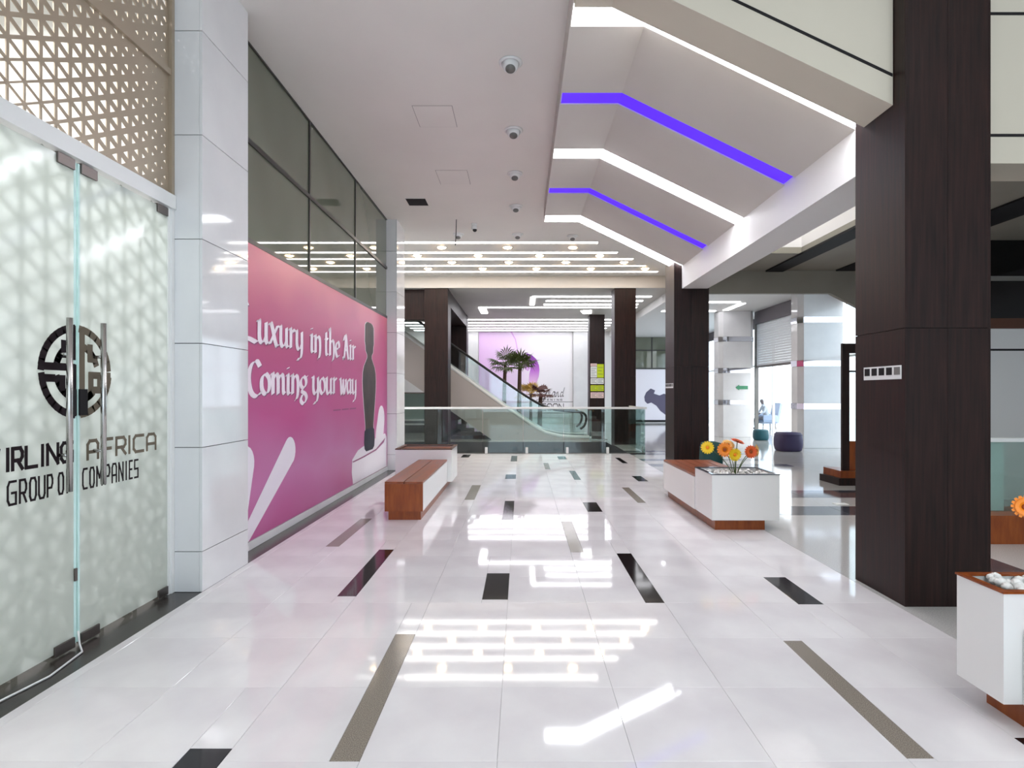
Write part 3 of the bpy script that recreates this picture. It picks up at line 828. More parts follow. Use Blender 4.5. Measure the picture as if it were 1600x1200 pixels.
cab = tube('cable', [(DX + .012, 3.58, .10), (DX + .03, 3.57, .02), (DX + .10, 3.50, .006), (DX + .15, 3.2, .006), (DX + .10, 2.9, .006), (DX + .05, 2.5, .006)], .006, 'white_plastic')
meta(cab, 'thin pale cable lying on the dark threshold below the doors', 'cable')

# ================================================================== PINK POSTER
po = thing('wall_poster', 'large pink wall poster with white calligraphic lettering and a dark bottle', 'poster', (LW, 8.5, .1))
box('print_sheet', -2.80, LW, 5.335, 11.685, .09, 3.115, 'poster_pink', po)
def letters(mat_, dx, dy, dz):
    X = LW + dx
    for w, a, b, zb in (('L', 5.56, 5.96, 2.13), ('uxury', 5.95, 7.2, 2.13), ('in', 7.44, 7.86, 2.13), ('the', 7.98, 8.66, 2.13), ('Air', 8.80, 9.48, 2.13),
                        ('C', 5.72, 6.05, 1.58), ('oming', 6.02, 7.36, 1.58), ('your', 7.50, 8.52, 1.58), ('way', 8.64, 9.52, 1.58)):
        wall_word(w, a + dy, b + dy, X, zb + dz, .225, po, mat_)
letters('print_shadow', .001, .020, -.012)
letters('letter_white', .004, 0, 0)
# printed bottle silhouette
def profile_print(prof, yc, name, m, dx, parent):
    left = [(yc - w, z) for z, w in prof]; right = [(yc + w, z) for z, w in reversed(prof)]
    poly = left + right
    n = len(poly)
    vs = [(LW + dx, *p) for p in poly]
    fs = []
    k = len(prof)
    for i in range(k - 1):
        fs.append((i, i + 1, n - 2 - i, n - 1 - i))
    return mk(name, vs, [tuple(reversed(f)) for f in fs], m, parent)
bp = [(2.86, .12), (2.84, .22), (2.79, .29), (2.50, .30), (2.42, .26), (2.34, .25), (2.27, .15), (2.22, .15), (2.15, .24), (2.06, .36), (1.95, .43), (1.80, .45), (1.62, .43), (1.3, .35), (1.0, .27), (.93, .27)]
profile_print([(z, w + .025) for z, w in bp], 10.33, 'print_glow', 'print_white', .0012, po)
profile_print(bp, 10.33, 'print_bottle', 'print_dark', .0022, po)
profile_print([(.95, .24), (.91, .33), (.72, .36), (.60, .33), (.55, .22)], 10.33, 'print_cap', 'print_navy', .0030, po)
def blob(name, pts, m, dx):
    n = len(pts)
    mk(name, [(LW + dx, *p) for p in pts], [tuple(range(n))], m, po)
def capsule(p0, p1, r0, r1, n=10):
    d = math.atan2(p1[1] - p0[1], p1[0] - p0[0])
    return [(p1[0] + r1 * math.cos(d + math.pi / 2 - math.pi * i / n), p1[1] + r1 * math.sin(d + math.pi / 2 - math.pi * i / n)) for i in range(n + 1)] + \
           [(p0[0] + r0 * math.cos(d - math.pi / 2 - math.pi * i / n), p0[1] + r0 * math.sin(d - math.pi / 2 - math.pi * i / n)) for i in range(n + 1)]
def clampz(pts): return [(max(a, 5.337), max(b, .092)) for a, b in pts]
blob('print_stroke', clampz(capsule((5.62, -.25), (6.78, .90), .20, .17)), 'print_white', .0012)
blob('print_stroke', clampz(capsule((5.45, -.1), (5.70, .88), .20, .18)), 'print_white', .0012)
# pedestal and splash right of it
blob('print_pedestal', clampz(capsule((11.05, .75), (11.2, 1.08), .28, .26)), 'print_white', .0013)
ped = [(9.32, .095), (9.25, .3), (9.28, .50), (9.6, .62), (10.3, .70), (11.0, .75), (11.5, .77), (11.62, .70), (11.64, .095)]
blob('print_pedestal', ped, 'print_white', .0016)
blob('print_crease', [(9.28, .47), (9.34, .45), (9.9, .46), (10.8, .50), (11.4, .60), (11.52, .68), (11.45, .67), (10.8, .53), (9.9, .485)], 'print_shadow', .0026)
tiny = MB()
for yy in (8.35, 8.75, 9.15):
    tiny.box(LW + .0005, LW + .0016, yy, yy + .34, 1.325, 1.345)
tiny.build('small_print', 'print_shadow', po)['kind'] = 'stuff'

# ================================================================== CEILING FITTINGS
def downlight(x, y, label, tilt=-24, group='gimbal downlights in the corridor ceiling'):
    t = thing('downlight', label, 'downlight', (x, y, CZ), group)
    lathe('trim_ring', [(.125, -.001), (.127, -.012), (.108, -.026), (.09, -.016), (.09, -.002)], (x, y, CZ), 'white_metal', t, 28)
    M = Matrix.Rotation(math.radians(tilt), 4, 'X')
    def tilted(name, prof, m, n):
        o = lathe(name, prof, (0, 0, 0), m, None, n)
        me = o.data; off = o.location.copy()
        bpy.data.objects.remove(o)
        for v in me.vertices: v.co = M @ (v.co + off)
        return link(name, me, (x, y, CZ - .008), t)
    tilted('eyeball', [(.086, .005), (.089, -.03), (.078, -.07), (.062, -.092)], 'white_metal', 24)
    tilted('lens', [(.054, -.088), (.054, -.096)], 'grey_trim', 20)
    return t
dl = [(-.12, 6.125), (-.11, 7.71), (-.11, 9.235), (-.11, 10.86), (-.09, 12.77)]
for i, (x, y) in enumerate(dl):
    downlight(x, y, ['white gimbal downlight nearest the camera in the central ceiling row', 'second white gimbal downlight in the central ceiling row', 'third white gimbal downlight in the central ceiling row', 'fourth white gimbal downlight in the central ceiling row', 'farthest gimbal downlight of the central row, just before the light strips'][i])
downlight(-1.42, 12.77, 'gimbal downlight behind the hanging wire, left of the ceiling camera')
downlight(1.15, 12.9, 'gimbal downlight beside the end of the first light strip')
for (x0, x1, y0, y1, lab) in ((-1.36, -.86, 7.05, 7.62, 'nearer square access hatch outlined in the ceiling'), (-1.38, -.87, 9.1, 9.72, 'farther square access hatch outlined in the ceiling')):
    t = thing('access_hatch', lab, 'hatch', ((x0 + x1) / 2, (y0 + y1) / 2, CZ - .003), 'ceiling access hatches')
    box('hatch_panel', x0 + .006, x1 - .006, y0 + .006, y1 - .006, CZ - .004, CZ, 'ceiling_paint', t)
    m_ = MB(); m_.box(x0, x1, y0, y0 + .006, CZ - .002, CZ).box(x0, x1, y1 - .006, y1, CZ - .002, CZ).box(x0, x0 + .006, y0 + .006, y1 - .006, CZ - .002, CZ).box(x1 - .006, x1, y0 + .006, y1 - .006, CZ - .002, CZ)
    m_.build('shadow_gap', 'hatch_line', t)
t = thing('ceiling_opening', 'black square opening left in the ceiling near the far pillar', 'ceiling opening', (-1.93, 10.6, CZ - .01))
box('shade_sheet', -2.13, -1.77, 10.42, 10.82, CZ - .004, CZ, 'hole_shade', t)  # flat black sheet, its colour stands for the shade inside the opening
m_ = MB(); m_.box(-2.15, -1.75, 10.40, 10.42, CZ - .008, CZ).box(-2.15, -1.75, 10.82, 10.84, CZ - .008, CZ); m_.build('rim', 'ceiling_paint', t)
# dome camera
t = thing('security_camera', 'small white security camera with a black lens on the ceiling', 'camera', (-1.0, 12.0, CZ))
lathe('mount', [(.06, -.001), (.06, -.03), (.045, -.035)], (-1.0, 12.0, CZ), 'white_plastic', t, 20)
lathe('housing', [(.05, -.033), (.06, -.07), (.058, -.12), (.04, -.14)], (-1.0, 12.0, CZ), 'white_plastic', t, 20)
lathe('lens', [(.048, -.125), (.042, -.155), (.02, -.172)], (-.985, 11.985, CZ), 'black_glass', t, 16)
w_ = tube('hanging_wire', [(-1.34, 11.7, CZ), (-1.345, 11.7, 4.9), (-1.36, 11.7, 4.62)], .008, 'black_plastic'); meta(w_, 'thin dark wire hanging from the ceiling near the camera', 'wire')

# light strips
ends = [1.80, 2.42, 2.95, 3.45, 3.98]
sy = [13.45, 14.40, 15.10, 15.90, 16.70]
names5 = ['nearest long light strip across the ceiling', 'second long light strip across the ceiling', 'third long light strip across the ceiling', 'fourth long light strip across the ceiling', 'farthest and longest light strip before the ceiling steps down']
for y, e, lab in zip(sy, ends, names5):
    t = thing('light_strip', lab, 'strip light', (0, y, CZ), 'long light strips across the ceiling')
    box('diffuser', -6.4, e, y - .075, y + .075, CZ - .018, CZ - .001, 'light_strip', t)
    m_ = MB(); m_.box(-6.42, e + .02, y - .095, y - .075, CZ - .02, CZ).box(-6.42, e + .02, y + .075, y + .095, CZ - .02, CZ).box(e, e + .02, y - .075, y + .075, CZ - .024, CZ)
    m_.build('frame', 'white_metal', t)
rows = [(13.92, [690, 793, 895]), (14.75, [652, 747, 843, 937]), (15.5, [706, 795, 884, 975]), (16.3, [669, 754, 838, 923, 1008])]
for r, (y, xs) in enumerate(rows):
    for i, px in enumerate(xs):
        x = (px - 815) * y / 890
        t = thing('warm_downlight', f'warm round downlight between the {ORD[r]} and {ORD[r+1]} light strips, {ORD[i]} from the left', 'downlight', (x, y, CZ), 'warm downlights between the light strips')
        lathe('trim_ring', [(.13, -.001), (.13, -.010), (.105, -.012), (.105, -.002)], (x, y, CZ), 'white_metal', t, 20)
        lathe('bulb', [(.10, -.004), (.095, -.025), (.05, -.045)], (x, y, CZ), 'light_warm', t, 16)
# lights on the lower ceiling
CF = 4.78
def bars(name, label, rects, m='light_far', cat='strip light', z=CF):
    t = thing(name, label, cat, ((rects[0][0] + rects[0][1]) / 2, rects[0][2], z))
    for r in rects:
        box('diffuser', r[0], r[1], r[2], r[3], z - .02, z - .001, m, t)
    return t
bars('angular_light', 'angular light line nearer the balustrade on the lower ceiling', [(.36, 4.3, 18.8, 18.98), (.30, .46, 18.98, 20.7)])
bars('inner_light', 'pair of short light bars inside the nearer angular light', [(.85, 4.2, 19.7, 19.88), (.8, 4.2, 20.5, 20.68)])
bars('angular_light', 'long angular light line farther back on the lower ceiling', [(-1.6, 4.3, 21.2, 21.4), (-1.62, -1.36, 21.4, 22.9)])
for i, y in enumerate((24.9, 26.0, 27.1, 28.2, 29.2)):
    bars('light_strip', f'{ORD[i]} white light strip before the far poster wall', [(-5.5, 4.2, y - .1, y + .1)])
bars('hall_light', 'pentagon shaped light line on the right hall ceiling', [(5.0, 7.0, 18.2, 18.4), (5.0, 6.9, 20.2, 20.4), (7.1, 7.28, 18.5, 20.1)], z=4.5)
gm = mk('green_lamp', *prism_vf([(2.3, 22.2), (2.7, 22.0), (2.8, 22.9), (2.5, 23.0)], 'z', CF - .02, CF - .001), 'light_far'); meta(gm, 'small bright ceiling patch light beside the notice column', 'ceiling light')

# ================================================================== BENCHES AND PLANTERS
def bench_left():
    t = thing('planter_bench', 'wooden topped bench with orange brown end and white planter box, left of the corridor', 'bench', (-1.5, 8.6, 0))
    x0, x1, y0, y1 = -1.712, -1.235, 7.12, 9.47
    box('plinth', x0 + .04, x1 - .03, y0 + .03, 10.2, 0, .112, 'wood_front', t)
    box('end_panel', x0, x1, y0, y0 + .02, .11, .455, 'wood_front', t)
    box('side_panel', x1 - .02, x1 - .001, y0 + .021, y1, .11, .455, 'laminate_white', t)
    box('side_panel', x0 + .001, x0 + .02, y0 + .021, y1, .11, .455, 'laminate_white', t)
    xm = (x0 + x1) / 2
    box('plank', x0, xm - .006, y0, y1, .456, .482, 'wood_bench', t, .003)
    box('plank', xm + .006, x1, y0, y1, .456, .482, 'wood_bench', t, .003)
    box('under_board', x0 + .03, x1 - .03, y0 + .03, y1, .43, .455, 'black_plastic', t)
    a0, a1, b0, b1 = -2.10, -1.16, 9.475, 10.25
    pb = thing('planter_box', None, None, ((a0 + a1) / 2, (b0 + b1) / 2, .11)); pb.parent = t; pb.location = WP[pb] - WP[t]
    box('side', a0, a1, b0, b0 + .025, .112, .645, 'laminate_white', pb)
    box('side', a0, a1, b1 - .025, b1, .112, .645, 'laminate_white', pb)
    box('side', a0, a0 + .025, b0 + .025, b1 - .025, .112, .645, 'laminate_white', pb)
    box('side', a1 - .025, a1, b0 + .025, b1 - .025, .112, .645, 'laminate_white', pb)
    m_ = MB(); m_.box(a0 - .005, a1 + .005, b0 - .005, b0 + .05, .645, .662).box(a0 - .005, a1 + .005, b1 - .05, b1 + .005, .645, .662).box(a0 - .005, a0 + .05, b0 + .05, b1 - .05, .645, .662).box(a1 - .05, a1 + .005, b0 + .05, b1 - .05, .645, .662)
    m_.build('rim', 'plaque_brown', pb)
    box('soil', a0 + .025, a1 - .025, b0 + .025, b1 - .025, .5, .63, 'wood_bench', pb)
bench_left()
def pebbles(name, label, x0, x1, y0, y1, z, n, seed, cat='pebbles'):
    rnd = random.Random(seed)
    mb = MB()
    for i in range(n):
        cx, cy = rnd.uniform(x0, x1), rnd.uniform(y0, y1)
        r = rnd.uniform(.018, .032)
        cz = z + rnd.uniform(.0, .02)
        vs = []
        for (a, b) in ((-.9, .45), (0, 1.0), (.7, .7)):
            for k in range(6):
                t = k * math.pi / 3 + a
                q = r * b * rnd.uniform(.8, 1.15)
                vs.append((cx + q * math.cos(t), cy + q * math.sin(t), cz + a * r * .8))
        vs += [(cx, cy, cz - r * .8), (cx, cy, cz + r * .9)]
        fs = []
        for k in range(6):
            k2 = (k + 1) % 6
            fs += [(k, k2, 6 + k2, 6 + k), (6 + k, 6 + k2, 12 + k2, 12 + k), (18, k2, k), (19, 12 + k, 12 + k2)]
        mb.add(vs, fs)
    o = mb.build(name, 'pebble', None, True)
    return meta(o, label, cat, None, 'stuff')
def planter(parent, a0, a1, b0, b1, rim='granite_band'):
    pb = thing('planter_box', None, None, ((a0 + a1) / 2, (b0 + b1) / 2, .12)); pb.parent = parent; pb.location = WP[pb] - WP[parent]
    box('side', a0, a1, b0, b0 + .022, .12, .645, 'laminate_white', pb)
    box('side', a0, a1, b1 - .022, b1, .12, .645, 'laminate_white', pb)
    box('side', a0, a0 + .022, b0 + .022, b1 - .022, .12, .645, 'laminate_white', pb)
    box('side', a1 - .022, a1, b0 + .022, b1 - .022, .12, .645, 'laminate_white', pb)
    m_ = MB(); m_.box(a0 - .006, a1 + .006, b0 - .006, b0 + .03, .645, .655).box(a0 - .006, a1 + .006, b1 - .03, b1 + .006, .645, .655).box(a0 - .006, a0 + .03, b0 + .03, b1 - .03, .645, .655).box(a1 - .03, a1 + .006, b0 + .03, b1 - .03, .645, .655)
    m_.build('rim', rim, pb)
    box('soil', a0 + .022, a1 - .022, b0 + .022, b1 - .022, .5, .575, 'soil', pb)
    return pb
def bench_right():
    t = thing('planter_bench', 'white planter box with gerberas and slatted wooden bench, right of the corridor', 'bench', (2.6, 7.4, 0))
    planter(t, 2.20, 2.98, 6.58, 7.22)
    box('plinth', 2.25, 2.83, 6.63, 8.75, 0, .119, 'wood_front', t)
    x0, x1, y0, y1 = 2.19, 2.92, 7.225, 8.80
    box('side_panel', x0, x0 + .02, y0, y1, .12, .53, 'laminate_white', t)
    box('side_panel', x1 - .02, x1, y0, y1, .12, .53, 'laminate_white', t)
    box('end_panel', x0 + .02, x1 - .02, y1 - .02, y1, .12, .53, 'laminate_white', t)
    n = 5; w = (x1 - x0) / n
    for i in range(n):
        box('slat', x0 + i * w + .006, x0 + (i + 1) * w - .006, y0, y1, .531, .56, 'wood_bench', t, .003)
bench_right()
pebbles('white_pebbles', 'white pebbles filling the gerbera planter', 2.24, 2.94, 6.62, 7.18, .60, 170, 3)
def near_planter():
    t = thing('planter_bench', 'white planter box with wooden rim cut by the right frame edge', 'bench', (2.7, 2.4, 0))
    planter(t, 2.285, 3.15, 2.70, 2.99, 'wood_front')
    box('plinth', 2.40, 3.02, 1.3, 2.94, 0, .119, 'wood_front', t)
    x0, x1, y0, y1 = 2.375, 3.05, 1.2, 2.695
    box('side_panel', x0, x0 + .02, y0, y1, .12, .45, 'laminate_white', t)
    box('side_panel', x1 - .02, x1, y0, y1, .12, .45, 'laminate_white', t)
    box('end_panel', x0 + .02, x1 - .02, y0, y0 + .02, .12, .45, 'laminate_white', t)
    n = 4; w = (x1 - x0) / n
    for i in range(n):
        box('slat', x0 + i * w + .006, x0 + (i + 1) * w - .006, y0, y1, .451, .48, 'wood_bench', t, .003)
near_planter()
pebbles('white_pebbles', 'white pebbles heaped in the planter at the right frame edge', 2.40, 3.11, 2.735, 2.96, .625, 110, 5)
# gerberas
def gerbera(base, head, face, r, m, label, petals=16):
    t = thing('gerbera', label, 'flower', base, 'gerberas in the planters')
    b, h = Vector(base), Vector(head)
    mid = b.lerp(h, .55) + Vector((0, 0, .04)) + (b - h) * Vector((.25, .25, 0))
    pts = []
    for i in range(9):
        s = i / 8
        pts.append(b * (1 - s) ** 2 + mid * 2 * s * (1 - s) + h * s * s)
    tube('stem', pts, .005, 'stem', t, 7)
    n = Vector(face).normalized()
    a = n.cross(Vector((0, 0, 1)))
    if a.length < .1: a = Vector((1, 0, 0))
    a.normalize(); c = n.cross(a)
    fh = thing('flower_head', None, None, head); fh.parent = t; fh.location = WP[fh] - WP[t]
    for ring, (k0, rr, lift) in enumerate(((0, 1.0, .10), (.5, .74, .22))):
        for k in range(petals):
            th = 2 * math.pi * (k + k0) / petals
            d = a * math.cos(th) + c * math.sin(th)
            s_ = a * -math.sin(th) + c * math.cos(th)
            w = r * .2
            P = [h + d * r * .15, h + d * r * rr * .6 + s_ * w + n * r * lift, h + d * r * rr + s_ * w * .5 + n * r * lift * 1.2, h + d * r * rr - s_ * w * .5 + n * r * lift * 1.2, h + d * r * rr * .6 - s_ * w + n * r * lift]
            mk('petal', P, [(0, 1, 2, 3, 4)], m, fh)
    vs = []; 
    mb = MB()
    for j, (rr, zz) in enumerate(((.26, .1), (.2, .24), (.0, .28))):
        for k in range(10):
            th = 2 * math.pi * k / 10
            vs.append(h + (a * math.cos(th) + c * math.sin(th)) * r * rr + n * r * zz)
    fs = []
    for j in range(2):
        for k in range(10):
            fs.append((j * 10 + k, j * 10 + (k + 1) % 10, (j + 1) * 10 + (k + 1) % 10, (j + 1) * 10 + k))
    mk('flower_eye', vs, fs, 'flower_eye' if m != 'petal_yellow' else 'petal_orange', fh)
gerbera((2.55, 6.88, .6), (2.235, 6.85, .935), (-.4, -1, .2), .078, 'petal_yellow', 'bright yellow gerbera at the far left of the bunch')
gerbera((2.56, 6.9, .6), (2.425, 6.8, .915), (-.3, -1, .1), .088, 'petal_orange', 'orange gerbera with a yellow one below it')
gerbera((2.57, 6.86, .6), (2.515, 6.72, .865), (.1, -1, -.1), .078, 'petal_yellow', 'deep yellow gerbera hanging lowest in the bunch')
gerbera((2.58, 6.9, .6), (2.52, 6.95, .955), (.1, -.6, .6), .08, 'petal_pale', 'pale yellow gerbera at the back of the bunch')
gerbera((2.585, 6.88, .6), (2.605, 6.88, 1.0), (.3, -.25, 1), .085, 'petal_red', 'red orange gerbera seen edge on at the top of the bunch')
gerbera((2.60, 6.88, .6), (2.755, 6.85, .885), (.05, -1, .1), .08, 'petal_red', 'red orange gerbera on the right facing the camera')
gerbera((2.605, 6.9, .6), (2.86, 6.95, .89), (.8, -.6, .1), .075, 'petal_pale', 'pale orange gerbera at the far right of the bunch')
gerbera((2.62, 2.85, .61), (2.44, 2.76, 1.045), (-.6, -1, .1), .055, 'petal_orange', 'orange gerbera cut by the right frame edge')

# switch plates
def plate(x, y0, y1, z0, z1, label):
    t = thing('switch_plate', label, 'switch', (x, (y0 + y1) / 2, z0))
    box('plate', x - .008, x, y0, y1, z0, z1, 'white_plastic', t, .002)
    n = 5; w = (y1 - y0) / n
    for i in range(n):
        c = y1 - (i + .5) * w - .004
        q = w * .36
        box('switch_module', x - .0105, x - .0078, c - q, c + q, z0 + (z1 - z0) * .32, z0 + (z1 - z0) * .88, 'black_plastic' if i < 4 else 'grey_trim', t)
plate(2.86, 4.285, 4.75, 1.70, 1.805, 'wide white five gang switch plate on the near dark column')
plate(2.84, 10.66, 11.2, 1.68, 1.77, 'small white switch plate on the far dark column')

# ================================================================== BALUSTRADE
BY = 14.93
bl = thing('glass_balustrade', 'long glass balustrade with white top rail across the corridor end', 'balustrade', (0, BY, 0))
px = [-3.14, -2.08, -1.02, .04, 1.10, 2.16, 3.22]
for a, b in zip(px[:-1], px[1:]):
    box('glass_panel', a + .008, b - .008, BY - .008, BY + .008, .02, 1.16, 'glass_teal', bl)
box('top_rail', -3.16, 3.28, BY - .03, BY + .03, 1.16, 1.215, 'white_metal', bl, .01)
box('base_rail', -3.16, 3.24, BY - .02, BY + .02, 0, .018, 'mullion', bl)
for x in px[:-1]:
    box('clamp', x + .06, x + .13, BY - .03, BY + .03, .0, .16, 'white_plastic', bl, .008)
for a, b in ((15.0, 16.05), (16.07, 17.05)):
    box('glass_panel', 3.24, 3.256, a, b, .02, 1.16, 'glass_teal', bl)
box('return_rail', 3.22, 3.276, 14.965, 17.1, 1.16, 1.2, 'white_metal', bl)
box('clamp', 3.21, 3.28, 15.1, 15.2, 0, .16, 'steel', bl)
# right edge balustrade on a wooden plinth
b2 = thing('glass_balustrade', 'glass balustrade on a wooden plinth at the right, behind the near column', 'balustrade', (5.6, 6.3, 0))
box('plinth', 4.3, 7.6, 6.0, 6.5, 0, .30, 'wood_front', b2)
for a, b in ((4.32, 5.1), (5.12, 6.2), (6.22, 7.5)):
    box('glass_panel', a, b, 6.22, 6.236, .30, 1.06, 'glass_teal', b2)
box('top_rail', 4.3, 7.6, 6.20, 6.256, 1.06, 1.10, 'white_metal', b2)
box('post', 5.14, 5.3, 6.26, 6.34, .30, 1.05, 'white_plastic', b2)

# ================================================================== ESCALATOR
es = thing('escalator', 'escalator with glass sides rising to the left behind the balustrade', 'escalator', (0, 19.8, 0))
YF, YB = 19.2, 20.6
def inc(x): return 2.506 - (x + 2.52) * 0.725   # top of the skirt on the incline
sk_top = [(-7.0, inc(-7.0)), (-.62, inc(-.62)), (-.2, .84), (.3, .50), (.8, .22), (1.3, .10), (1.8, .07), (2.35, .06)]
sk_bot = [(2.35, 0.0), (-1.0, 0.0), (-7.0, 1.04 + (7.0 - 2.48) * .7)]
for y in (YF, YB):
    mk('side_panel', *prism_vf(sk_top + sk_bot, 'y', y, y + .05), 'escalator_panel', es)
    tr = [(x, y + .025, z + .03) for x, z in sk_top]
    tube('trim', tr, .055, 'white_plastic', es, 8)
box_u = [(-7.0, 1.02 + (7.0 - 2.48) * .7), (-1.0, -.001), (-1.0, .05), (-7.0, 1.10 + (7.0 - 2.48) * .7)]
mk('underside', *prism_vf(box_u, 'y', YF + .05, YB), 'escalator_panel', es)
hr = [(-7.0, 3.33 + (7.0 - 2.52) * .7), (-2.52, 3.33), (-.6, 1.98), (.108, 1.50), (.45, 1.29), (.755, 1.13), (1.1, 1.02), (1.45, .97), (1.92, .94), (2.08, .90), (2.17, .80), (2.18, .66), (2.12, .48), (1.98, .36)]
hr = smooth_pts(hr, 4)
for y in (YF, YB):
    tube('handrail', [(x, y + .03, z) for x, z in hr], .04, 'rubber', es, 8)
    gp = [(x, z) for x, z in hr if z > .5]
    top = [(x, z - .03) for x, z in gp]
    bot = [(2.1, .1), (1.3, .12), (.8, .24), (.3, .52), (-.2, .86), (-.62, inc(-.62) + .03), (-7.0, inc(-7.0) + .03)]
    mk('glass_side', *prism_vf(top + bot, 'y', y + .022, y + .034), 'glass_clear', es)
for i in range(30):
    x = .9 - i * .27
    z = max(.06, (-.15 + (0.9 - x) * .725))
    box('step', x - .27, x, YF + .06, YB - .01, z - .18, z, 'escalator_step', es)
box('landing_plate', .9, 2.9, YF + .06, YB - .01, 0, .02, 'steel', es)
box('newel', 2.28, 2.36, YF - .02, YF + .02, 0, 1.0, 'steel', es)
st = thing('stepped_plinth', 'dark stepped stair under the escalator truss', 'steps', (-1.7, 20.0, 0))
for i in range(5):
    box('step', -2.5, -1.05 - i * .28, 19.45, 20.5, i * .13, (i + 1) * .13 - .002, 'granite_band', st)
# objects glimpsed left of the column
ct = thing('display_counter', 'pale teal glass display with dark shelves left of the escalator column', 'display case', (-4.6, 22.6, 0))
box('base', -5.6, -3.3, 22.4, 23.0, 0, .30, 'granite_band', ct)
box('shelf', -5.6, -3.3, 22.38, 23.0, .32, .38, 'steel', ct)
box('shelf', -5.6, -3.3, 22.38, 23.0, .48, .54, 'steel', ct)
box('drawer_front', -5.6, -3.3, 22.42, 23.0, .385, .475, 'granite_band', ct)
box('glass_front', -5.6, -3.3, 22.42, 22.44, .56, 1.55, 'glass_teal', ct)
box('back_panel', -5.6, -3.3, 22.98, 23.0, .56, 1.55, 'wall_white', ct)
box('counter_top', -5.6, -3.3, 22.40, 23.0, 1.55, 1.6, 'steel_dark', ct)
# ================================================================== PALMS
def palm(x, y, zt, lean, m, n, fl, label, seed, r=.09):
    rnd = random.Random(seed)
    t = thing('palm_tree', label, 'palm', (x, y, 0), 'palms behind the escalator')
    pts = [(x + lean * (i / 8) ** 2, y, zt * i / 8) for i in range(9)]
    tube('trunk', pts, [r * (1.15 - .35 * i / 8) for i in range(9)], 'trunk', t, 10)
    top = Vector((x + lean, y, zt))
    for k in range(n):
        az = 2 * math.pi * k / n + rnd.uniform(-.2, .2)
        el = rnd.uniform(-.15, 1.15)
        d = Vector((math.cos(az) * math.cos(el), math.sin(az) * math.cos(el), math.sin(el)))
        L = fl * rnd.uniform(.8, 1.1)
        sd = d.cross(Vector((0, 0, 1))).normalized(); up = sd.cross(d)
        hub = top + d * L * .38
        mb = MB()
        v, f = tube_vf([top, top + d * L * .2 + Vector((0, 0, .02)), hub], [.018, .013, .009], 5); mb.add(v, f)
        for j in range(11):
            a = (j - 5) / 5 * 1.35
            dd = d * math.cos(a) + sd * math.sin(a)
            tip = hub + dd * L * (.62 - .12 * abs(a)) + Vector((0, 0, -.10 * L * (1 + abs(a))))
            mid = hub + dd * L * .32
            wv = sd * math.cos(a) * .03 - d * math.sin(a) * .03
            mb.add([hub, mid + wv, tip, mid - wv, mid + up * .012], [(0, 1, 4), (1, 2, 4), (2, 3, 4), (3, 0, 4)])
        mb.build('frond', m, t)
palm(-.76, 24.6, 2.75, .05, 'frond_green', 16, 1.05, 'left green fan palm behind the escalator', 1)
palm(-.10, 22.2, 2.5, .03, 'frond_green', 18, .95, 'right green fan palm behind the escalator', 2)
palm(.42, 26.2, 1.5, .0, 'frond_gold', 14, .85, 'short golden palm right of the green palms', 3, .07)
palm(.76, 23.9, 1.5, .05, 'frond_brown', 12, .7, 'short dark red palm beside the lettered poster', 4, .10)

# ================================================================== FAR POSTER
FYW = 29.88
fpz = thing('wall_poster', 'pale lilac poster with a violet ribbon and script lettering on the far wall', 'poster', (.2, FYW, .3))
box('print_sheet', -2.24, 2.66, FYW - .02, FYW, .3, 4.76, 'poster_lilac', fpz)
def fw(u, v, d): return (u, FYW - .02 - d, v)
def fpoly(name, pts, m, d):
    mk(name, [fw(x, z, d) for x, z in pts], [tuple(range(len(pts) - 1, -1, -1))], m, fpz)
def fx(px): return (px - 815) * 29.8 / 890
def fz(py): return 1.6 + (613 - py) * 29.8 / 890
rib = [(821, 551), (827, 553), (835, 559), (840, 568), (843, 578), (842, 586), (840, 592), (826, 592), (826, 585), (828, 578), (828, 566), (826, 558)]
def tri_fan(name, pts, m, d):
    mk(name, [fw(fx(a), fz(b), d) for a, b in pts], [tuple(range(len(pts) - 1, -1, -1))], m, fpz)
rb = [(821, 551), (830, 554), (838, 561), (842, 570), (843, 578), (842, 588), (838, 600), (826, 600), (827, 585), (829, 575), (828, 563), (826, 556)]
tri_fan('print_ribbon', rb, 'ribbon_violet', .003)
tri_fan('print_ribbon', [(815, 557), (820, 551), (826, 556), (828, 563), (829, 575), (825, 580), (818, 575), (814, 566)], 'print_lilac', .002)
tri_fan('print_curve', [(797, 518), (800, 518), (806, 530), (809, 545), (808.4, 560), (807, 560), (807.5, 545), (804.5, 530)], 'print_lilac', .002)
def fword(strokes, x0, x1, z0, z1, nib, name='letter', sm=True):
    pen(strokes, lambda u, v: (x0 + u * (x1 - x0), FYW - .026, z0 + v * (z1 - z0)), nib, sm, (0, -1, 0)).build(name, 'print_ink', fpz)
NB = ('broad', .10, 40, .045)
G = [[(.85, .85), (.75, 1.05), (.5, 1.0), (.15, .6), (.15, .15), (.45, .0), (.75, .25), (.85, .6)], [(.9, .65), (.7, .0), (.4, -.5), (.05, -.55), (.1, -.35), (.8, -.1)]]
R_ = [[(0, 0), (.3, .55), (.5, .45)], [(.45, .5), (.4, .1), (.7, .05)]]
A_ = [[(.75, .5), (.4, .55), (.1, .25), (.25, .0), (.55, .2), (.8, .55)], [(.8, .55), (.7, .05), (1.0, .1)]]
N_ = [[(0, 0), (.15, .5)], [(.1, .3), (.45, .55), (.5, .3), (.55, .02), (.85, .1)]]
D_ = [[(.6, .5), (.3, .5), (.1, .2), (.25, .0), (.55, .25)], [(1.05, 1.05), (.7, .4), (.6, .05), (.85, .1)]]
z0, z1 = fz(620), fz(606)
for st_, a, b in ((G, 842, 856), (R_, 857, 862), (A_, 862, 869), (N_, 869, 875), (D_, 875, 882)):
    fword(st_, fx(a), fx(b), z0, z1 if st_ is not G else fz(604), NB)
